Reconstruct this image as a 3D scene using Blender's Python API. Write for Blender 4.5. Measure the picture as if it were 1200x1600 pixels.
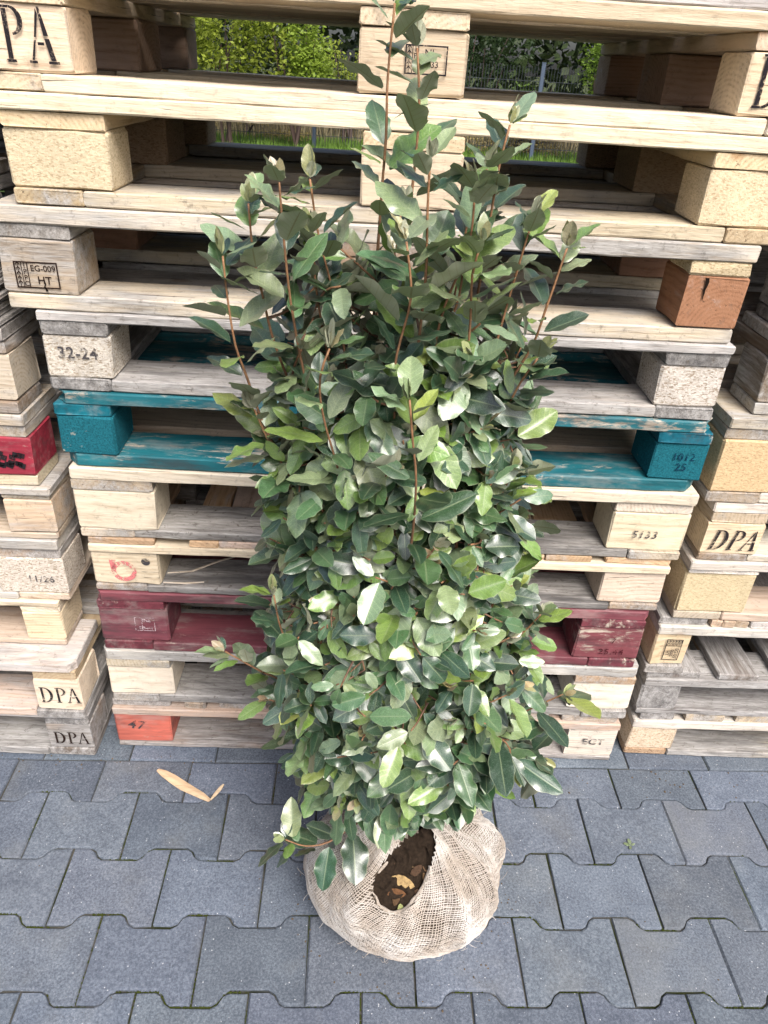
import bpy, bmesh, math, random
import numpy as np
from mathutils import Vector, Matrix, Euler, noise as mnoise

S = bpy.context.scene
for o in list(bpy.data.objects):
    bpy.data.objects.remove(o)
COL = S.collection

# ------------------------------------------------------------------ camera
F_PX, PITCH, YAW, ROLL = 1149.17, 0.54827, -0.039713, 0.063271      # focal length in px of a 1200x1600 picture
CAM = Vector((-0.04037, -1.15296, 1.35802))
cp, sp, cy_, sy_ = math.cos(PITCH), math.sin(PITCH), math.cos(YAW), math.sin(YAW)
FW = Vector((-sy_ * cp, cy_ * cp, -sp))
r0 = Vector((cy_, sy_, 0)); u0 = r0.cross(FW)
RT = r0 * math.cos(ROLL) + u0 * math.sin(ROLL)
UP = -r0 * math.sin(ROLL) + u0 * math.cos(ROLL)
cam = bpy.data.cameras.new('camera')
cam.sensor_fit = 'VERTICAL'; cam.sensor_height = 24.0; cam.sensor_width = 18.0
cam.lens = 24.0 * F_PX / 1600.0
cam.clip_start = 0.02; cam.clip_end = 500
camo = bpy.data.objects.new('camera', cam); COL.objects.link(camo)
M3 = Matrix((RT, UP, -FW)).transposed()
camo.matrix_world = Matrix.Translation(CAM) @ M3.to_4x4()
S.camera = camo

# ------------------------------------------------------------------ light
SUN_EL, SUN_AZ = math.radians(52), math.radians(155)                 # bright hazy light from behind the camera, to the right
w = bpy.data.worlds.new('World'); S.world = w; w.use_nodes = True
nt = w.node_tree; nt.nodes.clear()
sky = nt.nodes.new('ShaderNodeTexSky'); sky.sky_type = 'NISHITA'; sky.sun_disc = False
sky.sun_elevation = SUN_EL; sky.sun_rotation = SUN_AZ
sky.air_density = 0.8; sky.dust_density = 5.0; sky.ozone_density = 0.3
bg = nt.nodes.new('ShaderNodeBackground'); bg.inputs['Strength'].default_value = 0.075
wo = nt.nodes.new('ShaderNodeOutputWorld')
nt.links.new(sky.outputs[0], bg.inputs[0]); nt.links.new(bg.outputs[0], wo.inputs[0])
sl = bpy.data.lights.new('sun', 'SUN'); sl.energy = 1.5; sl.angle = math.radians(28); sl.color = (1.0, 0.985, 0.965)
so = bpy.data.objects.new('sun', sl); COL.objects.link(so)
sdir = Vector((math.sin(SUN_AZ) * math.cos(SUN_EL), math.cos(SUN_AZ) * math.cos(SUN_EL), math.sin(SUN_EL)))
so.rotation_euler = sdir.to_track_quat('Z', 'Y').to_euler(); so.location = sdir * 30
S.view_settings.view_transform = 'Standard'; S.view_settings.look = 'None'
S.view_settings.gamma = 1.0; S.view_settings.use_curve_mapping = False
S.view_settings.exposure = 1.62
S.render.engine = 'CYCLES'
S.cycles.use_denoising = True
S.cycles.max_bounces = 6; S.cycles.diffuse_bounces = 2; S.cycles.glossy_bounces = 3
S.cycles.transparent_max_bounces = 12; S.cycles.transmission_bounces = 4

rnd = random.Random(7)
U = rnd.uniform

# ------------------------------------------------------------------ helpers
def ray(px, py):
    return FW + RT * ((px - 600) / F_PX) - UP * ((py - 800) / F_PX)
def at(px, py, y):
    """point of the photograph's ray (1200x1600 px) at world depth y"""
    d = ray(px, py); return CAM + d * ((y - CAM.y) / d.y)
def ground(px, py, z=0.0):
    d = ray(px, py); return CAM + d * ((z - CAM.z) / d.z)
def mesh(name, verts, faces, mats=(), midx=None, smooth=False):
    m = bpy.data.meshes.new(name); m.from_pydata(verts, [], faces)
    for x in mats: m.materials.append(x)
    if midx is not None: m.polygons.foreach_set('material_index', midx)
    if smooth: m.polygons.foreach_set('use_smooth', [True] * len(m.polygons))
    m.update(); return m
def obj(name, me, parent=None, loc=(0, 0, 0), rot=None, color=None):
    o = bpy.data.objects.new(name, me); COL.objects.link(o)
    o.location = loc
    if rot is not None: o.rotation_euler = rot
    if parent is not None: o.parent = parent
    if color is not None: o.color = color
    return o
def tag(o, label, cat, group=None):
    o['label'] = label; o['category'] = cat
    if group: o['group'] = group
    return o

# ------------------------------------------------------------------ materials
class NT:
    def __init__(s, name):
        s.m = bpy.data.materials.new(name); s.m.use_nodes = True
        s.t = s.m.node_tree; s.t.nodes.clear()
        s.out = s.n('ShaderNodeOutputMaterial')
        s.b = s.n('ShaderNodeBsdfPrincipled'); s.l(s.b.outputs[0], s.out.inputs[0])
    def n(s, typ, **kw):
        x = s.t.nodes.new(typ)
        for k, v in kw.items(): setattr(x, k, v)
        return x
    def l(s, a, b): s.t.links.new(a, b)
    def setv(s, sock, v):
        if hasattr(v, 'is_linked'): s.l(v, sock)
        else: sock.default_value = v
    def math(s, op, a, b=0.0, c=None, clamp=False):
        x = s.n('ShaderNodeMath', operation=op, use_clamp=clamp)
        s.setv(x.inputs[0], a); s.setv(x.inputs[1], b)
        if c is not None: s.setv(x.inputs[2], c)
        return x.outputs[0]
    def mix(s, fac, a, b, mode='MIX'):
        x = s.n('ShaderNodeMix', data_type='RGBA', blend_type=mode)
        s.setv(x.inputs[0], fac); s.setv(x.inputs[6], a); s.setv(x.inputs[7], b)
        return x.outputs[2]
    def ramp(s, fac, stops, interp='LINEAR'):
        x = s.n('ShaderNodeValToRGB'); x.color_ramp.interpolation = interp
        e = x.color_ramp.elements
        while len(e) < len(stops): e.new(0.5)
        for el, (p, c) in zip(e, stops):
            el.position = p; el.color = c if len(c) == 4 else (*c, 1)
        s.setv(x.inputs[0], fac); return x.outputs[0]
    def sstep(s, v, a, b):
        x = s.n('ShaderNodeMapRange', interpolation_type='SMOOTHSTEP')
        s.setv(x.inputs[0], v); x.inputs[1].default_value = a; x.inputs[2].default_value = b
        return x.outputs[0]
    def noise(s, vec, scale, detail=3, rough=0.55, dist=0.0):
        x = s.n('ShaderNodeTexNoise'); s.l(vec, x.inputs['Vector'])
        x.inputs['Scale'].default_value = scale; x.inputs['Detail'].default_value = detail
        x.inputs['Roughness'].default_value = rough; x.inputs['Distortion'].default_value = dist
        return x.outputs[0]
    def coords(s, spread=37.0):
        """object coordinates shifted by a random amount for every object"""
        tc = s.n('ShaderNodeTexCoord'); oi = s.n('ShaderNodeObjectInfo')
        v = s.n('ShaderNodeVectorMath', operation='MULTIPLY_ADD')
        cb = s.n('ShaderNodeCombineXYZ')
        s.l(oi.outputs['Random'], cb.inputs[0]); s.l(s.math('MULTIPLY', oi.outputs['Random'], 3.7), cb.inputs[1])
        s.l(s.math('MULTIPLY', oi.outputs['Random'], 0.021), cb.inputs[2])
        s.l(cb.outputs[0], v.inputs[0]); v.inputs[1].default_value = (spread, spread, spread); s.l(tc.outputs['Object'], v.inputs[2])
        return v.outputs[0], oi, tc.outputs['Object']
    def scale(s, vec, sc):
        x = s.n('ShaderNodeVectorMath', operation='MULTIPLY'); s.l(vec, x.inputs[0]); x.inputs[1].default_value = sc
        return x.outputs[0]
    def bump(s, h, strength=0.3, dist=0.002):
        x = s.n('ShaderNodeBump'); x.inputs['Strength'].default_value = strength; x.inputs['Distance'].default_value = dist
        s.l(h, x.inputs['Height']); s.l(x.outputs[0], s.b.inputs['Normal'])
    def fin(s, col=None, rough=None, spec=None):
        if col is not None: s.setv(s.b.inputs['Base Color'], col)
        if rough is not None: s.setv(s.b.inputs['Roughness'], rough)
        if spec is not None: s.b.inputs['Specular IOR Level'].default_value = spec
        return s.m

def wood_base(t):
    v, oi, raw = t.coords()
    # growth rings round a slightly tilted axis along local X: streaks on the faces, arcs on the ends
    wv = t.n('ShaderNodeTexWave', wave_type='RINGS', rings_direction='X', wave_profile='SIN')
    cb = t.n('ShaderNodeCombineXYZ'); fr = t.math('FRACT', t.math('MULTIPLY', oi.outputs['Random'], 91.7))
    t.l(t.math('MULTIPLY_ADD', oi.outputs['Random'], 0.16, -0.08), cb.inputs[1]); t.l(t.math('MULTIPLY_ADD', fr, 0.12, 0.0), cb.inputs[2])
    rv = t.n('ShaderNodeVectorMath', operation='ADD'); t.l(raw, rv.inputs[0]); t.l(cb.outputs[0], rv.inputs[1])
    tilt = t.n('ShaderNodeVectorRotate', rotation_type='Y_AXIS'); t.l(rv.outputs[0], tilt.inputs['Vector']); t.l(t.math('MULTIPLY_ADD', fr, 0.16, -0.08), tilt.inputs['Angle'])
    t.l(t.scale(tilt.outputs[0], (0.30, 1, 1)), wv.inputs['Vector'])
    wv.inputs['Scale'].default_value = 46; wv.inputs['Distortion'].default_value = 3.5
    wv.inputs['Detail'].default_value = 3; wv.inputs['Detail Scale'].default_value = 0.5; wv.inputs['Detail Roughness'].default_value = 0.6
    streak = t.noise(t.scale(v, (7, 85, 85)), 1.0, 6, 0.68)
    fine = t.noise(t.scale(v, (40, 420, 420)), 1.0, 3, 0.6)
    blot = t.noise(t.scale(v, (4, 9, 9)), 1.0, 3, 0.6)
    knotv = t.n('ShaderNodeTexVoronoi', feature='F1'); t.l(t.scale(v, (5.5, 9, 9)), knotv.inputs['Vector'])
    knotv.inputs['Scale'].default_value = 1.0
    knot = t.sstep(knotv.outputs['Distance'], 0.13, 0.06)
    return v, oi, raw, wv.outputs[1], streak, fine, blot, knot

def make_wood():
    t = NT('wood')
    v, oi, raw, ring, streak, fine, blot, knot = wood_base(t)
    g = t.math('MULTIPLY_ADD', ring, 0.11, t.math('MULTIPLY_ADD', streak, 0.5, t.math('MULTIPLY', fine, 0.25)))
    g = t.ramp(g, [(0.22, (0.52, 0.44, 0.36)), (0.40, (0.90, 0.87, 0.83)), (0.68, (1.10, 1.11, 1.11))])
    hs = t.n('ShaderNodeHueSaturation'); t.l(oi.outputs['Color'], hs.inputs['Color'])      # boards of one pallet differ in tone
    hs.inputs['Saturation'].default_value = 0.74; t.l(t.math('MULTIPLY_ADD', t.math('FRACT', t.math('MULTIPLY', oi.outputs['Random'], 57.3)), 0.26, 0.82), hs.inputs['Value'])
    c = t.mix(1.0, hs.outputs[0], g, 'MULTIPLY')
    c = t.mix(t.math('MULTIPLY', knot, 0.55), c, t.mix(1.0, oi.outputs['Color'], (0.45, 0.26, 0.13, 1), 'MULTIPLY'))
    # weathering: grey-silver film and dark stains in patches of their own (amount in the object's alpha)
    amt = oi.outputs['Alpha']
    wm = t.math('ADD', t.math('MULTIPLY', blot, 0.75), t.math('MULTIPLY', streak, 0.35))
    th = t.math('SUBTRACT', 0.78, t.math('MULTIPLY', amt, 0.72))
    gm = t.math('MULTIPLY', t.math('SUBTRACT', wm, th), 6.0, clamp=True)
    grey = t.ramp(t.math('ADD', t.math('MULTIPLY', streak, 0.6), t.math('MULTIPLY', fine, 0.4)), [(0.34, (0.09, 0.085, 0.082)), (0.5, (0.29, 0.28, 0.27)), (0.66, (0.47, 0.46, 0.45))])
    c = t.mix(t.math('MULTIPLY', gm, 0.85), c, grey)
    dn = t.noise(t.scale(v, (2.2, 13, 13)), 1.0, 5, 0.7, 0.4)
    dth = t.math('SUBTRACT', 0.71, t.math('MULTIPLY', amt, 0.32))
    dm = t.math('MULTIPLY', t.math('SUBTRACT', dn, dth), 4.5, clamp=True)
    c = t.mix(t.math('MULTIPLY', dm, 0.8), c, (0.035, 0.033, 0.035, 1))
    sp1 = t.noise(v, 75, 6, 0.75); c = t.mix(t.math('MULTIPLY', t.sstep(sp1, 0.54, 0.70), t.math('MULTIPLY_ADD', amt, 0.9, 0.20, clamp=True)), c, (0.10, 0.085, 0.07, 1))
    crack = t.noise(t.scale(v, (4.0, 190, 190)), 1.0, 2, 0.6)
    cm = t.sstep(crack, 0.33, 0.27)
    c = t.mix(t.math('MULTIPLY', cm, 0.55), c, (0.05, 0.035, 0.025, 1))
    t.bump(t.math('ADD', t.math('MULTIPLY', streak, 0.9), t.math('SUBTRACT', t.math('MULTIPLY', fine, 0.8), cm)), 0.6, 0.0016)
    return t.fin(c, 0.72, 0.25)

def make_paint(name, wear=0.62):
    t = NT(name)
    v, oi, raw, ring, streak, fine, blot, knot = wood_base(t)
    c = t.mix(1.0, oi.outputs['Color'], t.ramp(t.math('ADD', t.math('MULTIPLY', streak, 0.6), t.math('MULTIPLY', blot, 0.4)),
              [(0.3, (0.42, 0.42, 0.43)), (0.5, (1, 1, 1)), (0.7, (1.55, 1.45, 1.40))]), 'MULTIPLY')
    dust = t.noise(t.scale(v, (9, 26, 26)), 1.0, 5, 0.7)
    c = t.mix(t.math('MULTIPLY', t.sstep(dust, 0.48, 0.68), 0.30), c, (0.36, 0.34, 0.31, 1))
    chip = t.math('ADD', t.math('MULTIPLY', t.noise(t.scale(v, (16, 60, 60)), 1.0, 6, 0.75, 0.3), 0.6), t.math('MULTIPLY', t.noise(t.scale(v, (3.5, 12, 12)), 1.0, 2, 0.5), 0.4))
    amt = oi.outputs['Alpha']
    th = t.math('SUBTRACT', 0.665, t.math('MULTIPLY', amt, 0.27))
    m = t.math('MULTIPLY', t.math('SUBTRACT', chip, th), 14.0, clamp=True)
    under = t.ramp(streak, [(0.3, (0.20, 0.16, 0.12)), (0.6, (0.55, 0.48, 0.40))])
    c = t.mix(m, c, under)
    dirt = t.noise(t.scale(v, (5, 22, 22)), 1.0, 5, 0.7)
    c = t.mix(t.math('MULTIPLY', t.sstep(dirt, 0.52, 0.70), 0.6), c, (0.05, 0.045, 0.045, 1))
    t.bump(t.math('SUBTRACT', t.math('ADD', t.math('MULTIPLY', streak, 0.6), t.math('MULTIPLY', fine, 0.4)), m), 0.3, 0.001)
    return t.fin(c, 0.62, 0.3)

def make_chipboard(name, painted=False):
    t = NT(name)
    v, oi, raw = t.coords()
    vo = t.n('ShaderNodeTexVoronoi', feature='F1'); t.l(t.scale(v, (260, 260, 560)), vo.inputs['Vector']); vo.inputs['Scale'].default_value = 1
    vo.inputs['Randomness'].default_value = 1.0
    vr = t.n('ShaderNodeSeparateColor'); t.l(vo.outputs['Color'], vr.inputs[0])
    n1 = t.noise(v, 330, 3, 0.7); n2 = t.noise(v, 9, 3, 0.6); n3 = t.noise(v, 70, 3, 0.6)
    if painted:
        a = oi.outputs['Alpha']
        c = t.mix(1.0, oi.outputs['Color'], t.ramp(n1, [(0.3, (0.5, 0.5, 0.5)), (0.6, (1.15, 1.15, 1.15))]), 'MULTIPLY')
        fl = t.math('MULTIPLY', t.math('SUBTRACT', t.math('ADD', t.math('MULTIPLY', n3, 0.7), t.math('MULTIPLY', n2, 0.4)), 0.67), 12.0, clamp=True)
        c = t.mix(t.math('MULTIPLY', fl, 0.8), c, (0.48, 0.42, 0.33, 1))
    else:
        fl = t.ramp(vr.outputs[0], [(0.0, (0.50, 0.42, 0.33)), (0.25, (0.86, 0.82, 0.76)), (0.7, (1.03, 1.02, 1.0)), (1.0, (1.22, 1.2, 1.16))])
        fl = t.mix(t.math('MULTIPLY_ADD', oi.outputs['Alpha'], 1.4, 0.35, clamp=True), (0.95, 0.94, 0.92, 1), fl)
        c = t.mix(1.0, oi.outputs['Color'], fl, 'MULTIPLY')
        c = t.mix(t.math('MULTIPLY', t.sstep(n1, 0.40, 0.30), t.math('MULTIPLY_ADD', oi.outputs['Alpha'], 1.2, 0.25, clamp=True)), c, (0.13, 0.09, 0.06, 1))
        gr = t.math('MULTIPLY', t.math('SUBTRACT', t.math('ADD', n2, t.math('MULTIPLY', n3, 0.3)), t.math('SUBTRACT', 1.05, t.math('MULTIPLY', oi.outputs['Alpha'], 0.6))), 4.0, clamp=True)
        c = t.mix(t.math('MULTIPLY', gr, 0.7), c, t.mix(1.0, fl, (0.36, 0.35, 0.345, 1), 'MULTIPLY'))
    t.bump(t.math('ADD', n1, t.math('MULTIPLY', vr.outputs[0], 0.5)), 0.5, 0.0016)
    return t.fin(c, 0.85, 0.15)

WOOD = make_wood(); PAINT = make_paint('painted_wood'); CHIP = make_chipboard('chipboard'); PCHIP = make_chipboard('painted_chipboard', True)

def make_ink(name, col, cover=0.42, scale=260):
    t = NT(name)
    tc = t.n('ShaderNodeTexCoord')
    n = t.noise(tc.outputs['Object'], scale, 4, 0.7); n2 = t.noise(tc.outputs['Object'], 35, 2, 0.5)
    a = t.math('MULTIPLY', t.math('SUBTRACT', t.math('ADD', t.math('MULTIPLY', n, 0.6), t.math('MULTIPLY', n2, 0.5)), cover), 9.0, clamp=True)
    t.l(a, t.b.inputs['Alpha'])
    return t.fin((*col, 1), 0.8, 0.1)
INK = make_ink('black_ink', (0.02, 0.017, 0.02), 0.40)
INKWORN = make_ink('worn_ink', (0.06, 0.055, 0.06), 0.45)
INKBROWN = make_ink('branded_ink', (0.022, 0.012, 0.009), 0.34)
INKPINK = make_ink('pink_spray', (0.62, 0.19, 0.19), 0.49, 160)
INKWHITE = make_ink('white_ink', (0.62, 0.5, 0.52), 0.48)
INKTEAL = make_ink('dark_teal_ink', (0.004, 0.03, 0.06), 0.42)
INKRED = make_ink('dark_red_ink', (0.06, 0.01, 0.015), 0.44)

def make_paver():
    t = NT('paver_concrete')
    v, oi, raw = t.coords(11.0)
    n1 = t.noise(v, 900, 2, 0.6); n2 = t.noise(v, 240, 3, 0.6); n3 = t.noise(v, 14, 4, 0.6)
    c = t.ramp(t.math('ADD', t.math('MULTIPLY', n1, 0.5), t.math('MULTIPLY', n2, 0.5)), [(0.34, (0.048, 0.060, 0.080)), (0.5, (0.098, 0.117, 0.146)), (0.66, (0.190, 0.214, 0.250))])
    c = t.mix(1.0, c, t.ramp(n3, [(0.3, (0.80, 0.80, 0.82)), (0.7, (1.14, 1.13, 1.12))]), 'MULTIPLY')
    c = t.mix(1.0, c, oi.outputs['Color'], 'MULTIPLY')
    vo = t.n('ShaderNodeTexVoronoi', feature='F1'); t.l(v, vo.inputs['Vector']); vo.inputs['Scale'].default_value = 170
    sc = t.n('ShaderNodeSeparateColor'); t.l(vo.outputs['Color'], sc.inputs[0])
    sp_ = t.math('MULTIPLY', t.sstep(vo.outputs['Distance'], 0.22, 0.12), t.math('GREATER_THAN', sc.outputs[0], 0.94))
    c = t.mix(t.math('MULTIPLY', sp_, 0.75), c, (0.55, 0.56, 0.58, 1))
    dk = t.math('MULTIPLY', t.sstep(vo.outputs['Distance'], 0.3, 0.15), t.math('LESS_THAN', sc.outputs[0], 0.16))
    c = t.mix(t.math('MULTIPLY', dk, 0.5), c, (0.04, 0.043, 0.05, 1))
    st = t.noise(v, 4.0, 4, 0.65)
    c = t.mix(t.math('MULTIPLY', t.sstep(st, 0.50, 0.74), 0.32), c, (0.19, 0.19, 0.175, 1))
    t.bump(t.math('ADD', n1, n2), 0.35, 0.0012)
    return t.fin(c, 0.78, 0.3)
PAVER = make_paver()
def make_dirt(name, a, b, moss, scale=60):
    t = NT(name); tc = t.n('ShaderNodeTexCoord')
    n1 = t.noise(tc.outputs['Object'], scale * 8, 3, 0.6); n2 = t.noise(tc.outputs['Object'], scale * 0.12, 3, 0.6)
    c = t.mix(n1, (*a, 1), (*b, 1))
    c = t.mix(t.sstep(n2, 0.48, 0.62), c, t.mix(n1, (*[x * 0.5 for x in moss], 1), (*moss, 1)))
    t.bump(n1, 0.6, 0.003)
    return t.fin(c, 0.95, 0.1)
JOINT = make_dirt('joint_dirt', (0.02, 0.02, 0.018), (0.12, 0.115, 0.10), (0.030, 0.036, 0.012))
GROUND = make_dirt('rough_ground', (0.035, 0.04, 0.018), (0.08, 0.085, 0.04), (0.05, 0.09, 0.02), 20)
def simple(name, col, rough=0.7, spec=0.3, var=0.25, scale=80, transl=0.0):
    t = NT(name); tc = t.n('ShaderNodeTexCoord')
    n = t.noise(tc.outputs['Object'], scale, 3, 0.6)
    c = t.mix(n, (*[x * (1 - var) for x in col], 1), (*[min(1, x * (1 + var)) for x in col], 1))
    t.fin(c, rough, spec)
    if transl:
        tr = t.n('ShaderNodeBsdfTranslucent'); t.l(c, tr.inputs[0]); mx = t.n('ShaderNodeMixShader'); mx.inputs[0].default_value = transl
        t.l(t.b.outputs[0], mx.inputs[1]); t.l(tr.outputs[0], mx.inputs[2]); t.l(mx.outputs[0], t.out.inputs[0])
    return t.m
MOSS = simple('moss', (0.040, 0.050, 0.012), 0.95, 0.05, 0.5, 300)

# ------------------------------------------------------------------ ground: bed, pavers, joints
PAVE_ROT = 0.0175
pavement = obj('pavement', mesh('pavement', [(-3.2, -3.0, -0.0055), (3.2, -3.0, -0.0055), (3.2, 1.3, -0.0055), (-3.2, 1.3, -0.0055)], [(0, 1, 2, 3)], [JOINT]))
pavement['kind'] = 'structure'
g_me = mesh('ground', [(-150, -150, -0.03), (150, -150, -0.03), (150, 250, -0.03), (-150, 250, -0.03)], [(0, 1, 2, 3)], [GROUND])
gr = obj('ground', g_me); gr['kind'] = 'structure'
PW, PP, PA = 0.1895, 0.1318, 0.0118       # stone width, row pitch, half depth of the interlocking step
def stone_mesh(poly, seed, h=0.05):
    """a paving stone with rounded upper edge from a plan outline (counter-clockwise)"""
    rr = random.Random(seed); n = len(poly)
    def inset(d):
        out = []
        for i in range(n):
            p0, p1, p2 = Vector(poly[i - 1]), Vector(poly[i]), Vector(poly[(i + 1) % n])
            e1 = (p1 - p0).normalized(); e2 = (p2 - p1).normalized()
            n1 = Vector((-e1.y, e1.x)); n2 = Vector((-e2.y, e2.x)); b = (n1 + n2)
            b = b / max(0.35, b.dot(n1)) if b.length > 1e-6 else n1
            out.append(p1 + b * d)
        return out
    rings = [(0.0014, -h), (0.0014, -0.0045), (0.0026, -0.0010), (0.0044, 0.0)]
    V = []; Fc = []
    for d, z in rings:
        for q in inset(d): V.append((q.x + rr.uniform(-.0012, .0012), q.y + rr.uniform(-.0012, .0012), z + (rr.uniform(-.0004, .0002) if z > -0.01 else 0)))
    for k in range(len(rings) - 1):
        for i in range(n):
            j = (i + 1) % n; Fc.append((k * n + i, k * n + j, (k + 1) * n + j, (k + 1) * n + i))
    Fc.append(tuple((len(rings) - 1) * n + i for i in range(n)))
    return mesh('paving_stone', V, Fc, [PAVER])
def ishape(top_straight=False):
    w_, p_, a_ = PW, PP, PA
    bot = [(-w_ / 2, -p_ / 2 - a_), (-.285 * w_, -p_ / 2 - a_), (-.205 * w_, -p_ / 2 + a_), (.205 * w_, -p_ / 2 + a_), (.285 * w_, -p_ / 2 - a_), (w_ / 2, -p_ / 2 - a_)]
    top = [(x, -y) for x, y in reversed(bot)]
    if top_straight: top = [(w_ / 2, p_ / 2 - 0.036), (-w_ / 2, p_ / 2 - 0.036)]
    out = []; P_ = bot + top; n = len(P_)      # soften the corners of the interlocking step
    for i, q in enumerate(P_):
        if abs(abs(q[0]) - w_ / 2) < 1e-6: out.append(q); continue
        for o_ in (P_[i - 1], P_[(i + 1) % n]):
            d = math.hypot(o_[0] - q[0], o_[1] - q[1]); k = min(.0065, d * .4) / d; out.append((q[0] + (o_[0] - q[0]) * k, q[1] + (o_[1] - q[1]) * k))
    return out
ST_I = [stone_mesh(ishape(), k) for k in range(4)]
ST_E = [stone_mesh(ishape(True), 10 + k) for k in range(2)]
ST_R = [stone_mesh([(-PW / 2, -.05), (PW / 2, -.05), (PW / 2, .05), (-PW / 2, .05)], 20 + k) for k in range(2)]
cR, sR = math.cos(PAVE_ROT), math.sin(PAVE_ROT)
Y0 = -0.0290                                # straight course line at x = 0
def pv(x, y): return (x * cR - y * sR, Y0 + x * sR + y * cR)
def lay(me, x, y):
    X, Y = pv(x, y); g = U(0.84, 1.15)
    o = obj('paving_stone', me, pavement, (X, Y, U(-.0016, .0012)), (U(-.003, .003), U(-.003, .003), PAVE_ROT + U(-.004, .004)), (g * U(.97, 1.03), g, g * U(.97, 1.04), 1))
    return o
XA = -0.106
joints = []
for k in range(-9, 10):
    for r in range(-1, 9):
        off = 0.0 if r % 2 == 0 else PW / 2
        xc = XA + off + (k + .5) * PW
        if r == -1: lay(rnd.choice(ST_E), xc, 0.036 - PP / 2); joints.append((xc - PW / 2, -PP + .03, 0.0))
        else:
            yc = -(0.0945 + PP * r) - PP / 2
            lay(rnd.choice(ST_I), xc, yc); joints.append((xc - PW / 2, yc - PP / 2 - PA, yc + PP / 2 + PA))
            joints.append(('w', xc, yc + PP / 2))
    lay(ST_R[k % 2], XA + .05 + k * PW, 0.0505); lay(ST_R[(k + 1) % 2], XA + .14 + k * PW, 0.151)
# moss in the joints
mv, mf = [], []
rm = random.Random(3)
def clump(x, y, z, s):
    b = len(mv); k = 6
    for i in range(k):
        a = 6.283 * i / k; q = s * rm.uniform(.7, 1.2); mv.append((x + q * math.cos(a), y + q * math.sin(a), z - .004))
    for i in range(k):
        a = 6.283 * (i + .5) / k; q = s * rm.uniform(.4, .7); mv.append((x + q * math.cos(a), y + q * math.sin(a), z + s * rm.uniform(.35, .8)))
    mv.append((x, y, z + s * rm.uniform(.6, 1.0)))
    for i in range(k):
        j = (i + 1) % k
        mf.extend([(b + i, b + j, b + k + i), (b + j, b + k + j, b + k + i), (b + k + i, b + k + j, b + 2 * k)])
for j in joints:
    if j[0] == 'w':
        _, xc, yc = j
        w_, a_ = PW, PA
        pts = [(-.5 * w_, a_), (-.285 * w_, a_), (-.205 * w_, -a_), (.205 * w_, -a_), (.285 * w_, a_), (.5 * w_, a_)]
        for (x1, y1), (x2, y2) in zip(pts, pts[1:]):
            L = math.hypot(x2 - x1, y2 - y1); n = int(L / 0.0022)
            for i in range(n):
                t_ = (i + rm.random()) / n; X, Y = pv(xc + x1 + (x2 - x1) * t_, yc + y1 + (y2 - y1) * t_)
                q = mnoise.noise(Vector((X * 11, Y * 11, 3.3)))
                if q + rm.uniform(-.15, .15) > 0.10: clump(X, Y, -.0052, rm.uniform(.0014, .0036))
    else:
        x, y1, y2 = j; n = int((y2 - y1) / 0.0022)
        for i in range(n):
            t_ = (i + rm.random()) / n; X, Y = pv(x, y1 + (y2 - y1) * t_)
            q = mnoise.noise(Vector((X * 11, Y * 11, 3.3)))
            if q + rm.uniform(-.15, .15) > 0.17: clump(X, Y, -.0052, rm.uniform(.0014, .0028))
mo = obj('moss', mesh('moss', mv, mf, [MOSS])); mo['kind'] = 'stuff'
mo['label'] = 'dark green moss growing in the joints between the paving stones'; mo['category'] = 'moss'

# ------------------------------------------------------------------ planks and blocks
_cache = {}
def plank(L, W, T, mat, cut=(0, 0), rough=1.0, seed=None, cham=0.0022):
    """timber along local X, centred; cut = plan chamfer at the (-x, +x) end of its -y side"""
    key = (round(L, 3), round(W, 3), round(T, 3), mat.name, cut, rough, (seed if seed is not None else rnd.randint(0, 2)), cham)
    if key in _cache: return _cache[key]
    rr = random.Random(hash(key[:3]) % 9999 + key[6] * 31)
    nx = max(2, min(26, int(L / 0.04)))
    c = min(cham, T * .2)
    sec = [(-W / 2, -T / 2 + c), (-W / 2 + c, -T / 2), (W / 2 - c, -T / 2), (W / 2, -T / 2 + c), (W / 2, T / 2 - c), (W / 2 - c, T / 2), (-W / 2 + c, T / 2), (-W / 2, T / 2 - c)]
    cm_ = max(cut)
    if cm_:
        yc = -W / 2 + cm_; sec = sec[:2] + [(yc, -T / 2)] + sec[2:6] + [(yc, T / 2)] + sec[6:]
    V = []; Fc = []
    xs = [-L / 2, -L / 2 + c] + [-L / 2 + L * (i / nx) + rr.uniform(-.2, .2) * L / nx for i in range(1, nx)] + [L / 2 - c, L / 2]
    bow = rr.uniform(-.0018, .0018) * min(1, L)
    for k, x in enumerate(xs):
        end = k in (0, len(xs) - 1)
        ins = c * 0.8 if end else 0
        u = x / (L / 2)
        wl = rr.uniform(-.0011, .0011); wr = rr.uniform(-.0011, .0011)
        for i, (y, z) in enumerate(sec):
            yy = y - math.copysign(min(ins, abs(y)), y); zz = z - math.copysign(min(ins, abs(z)), z)
            j = rough * 0.0008
            V.append((x + (rr.uniform(-j, j) if end else 0), yy + (wl if y < 0 else wr) * rough + rr.uniform(-j, j), zz + rr.uniform(-j, j) * 0.7 + bow * (1 - u * u)))
    n = len(sec)
    if cut[0] or cut[1]:
        for q in range(len(V)):
            x, y, z = V[q]
            d = y + W / 2
            if cut[0] and x < 0: x = max(x, -L / 2 + max(0, cut[0] - d))
            if cut[1] and x > 0: x = min(x, L / 2 - max(0, cut[1] - d))
            V[q] = (x, y, z)
    for k in range(len(xs) - 1):
        for i in range(n):
            j = (i + 1) % n; Fc.append((k * n + i, (k + 1) * n + i, (k + 1) * n + j, k * n + j))
    Fc.append(tuple(range(n))); Fc.append(tuple((len(xs) - 1) * n + i for i in reversed(range(n))))
    m = mesh('timber', V, Fc, [mat]); _cache[key] = m
    return m

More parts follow.
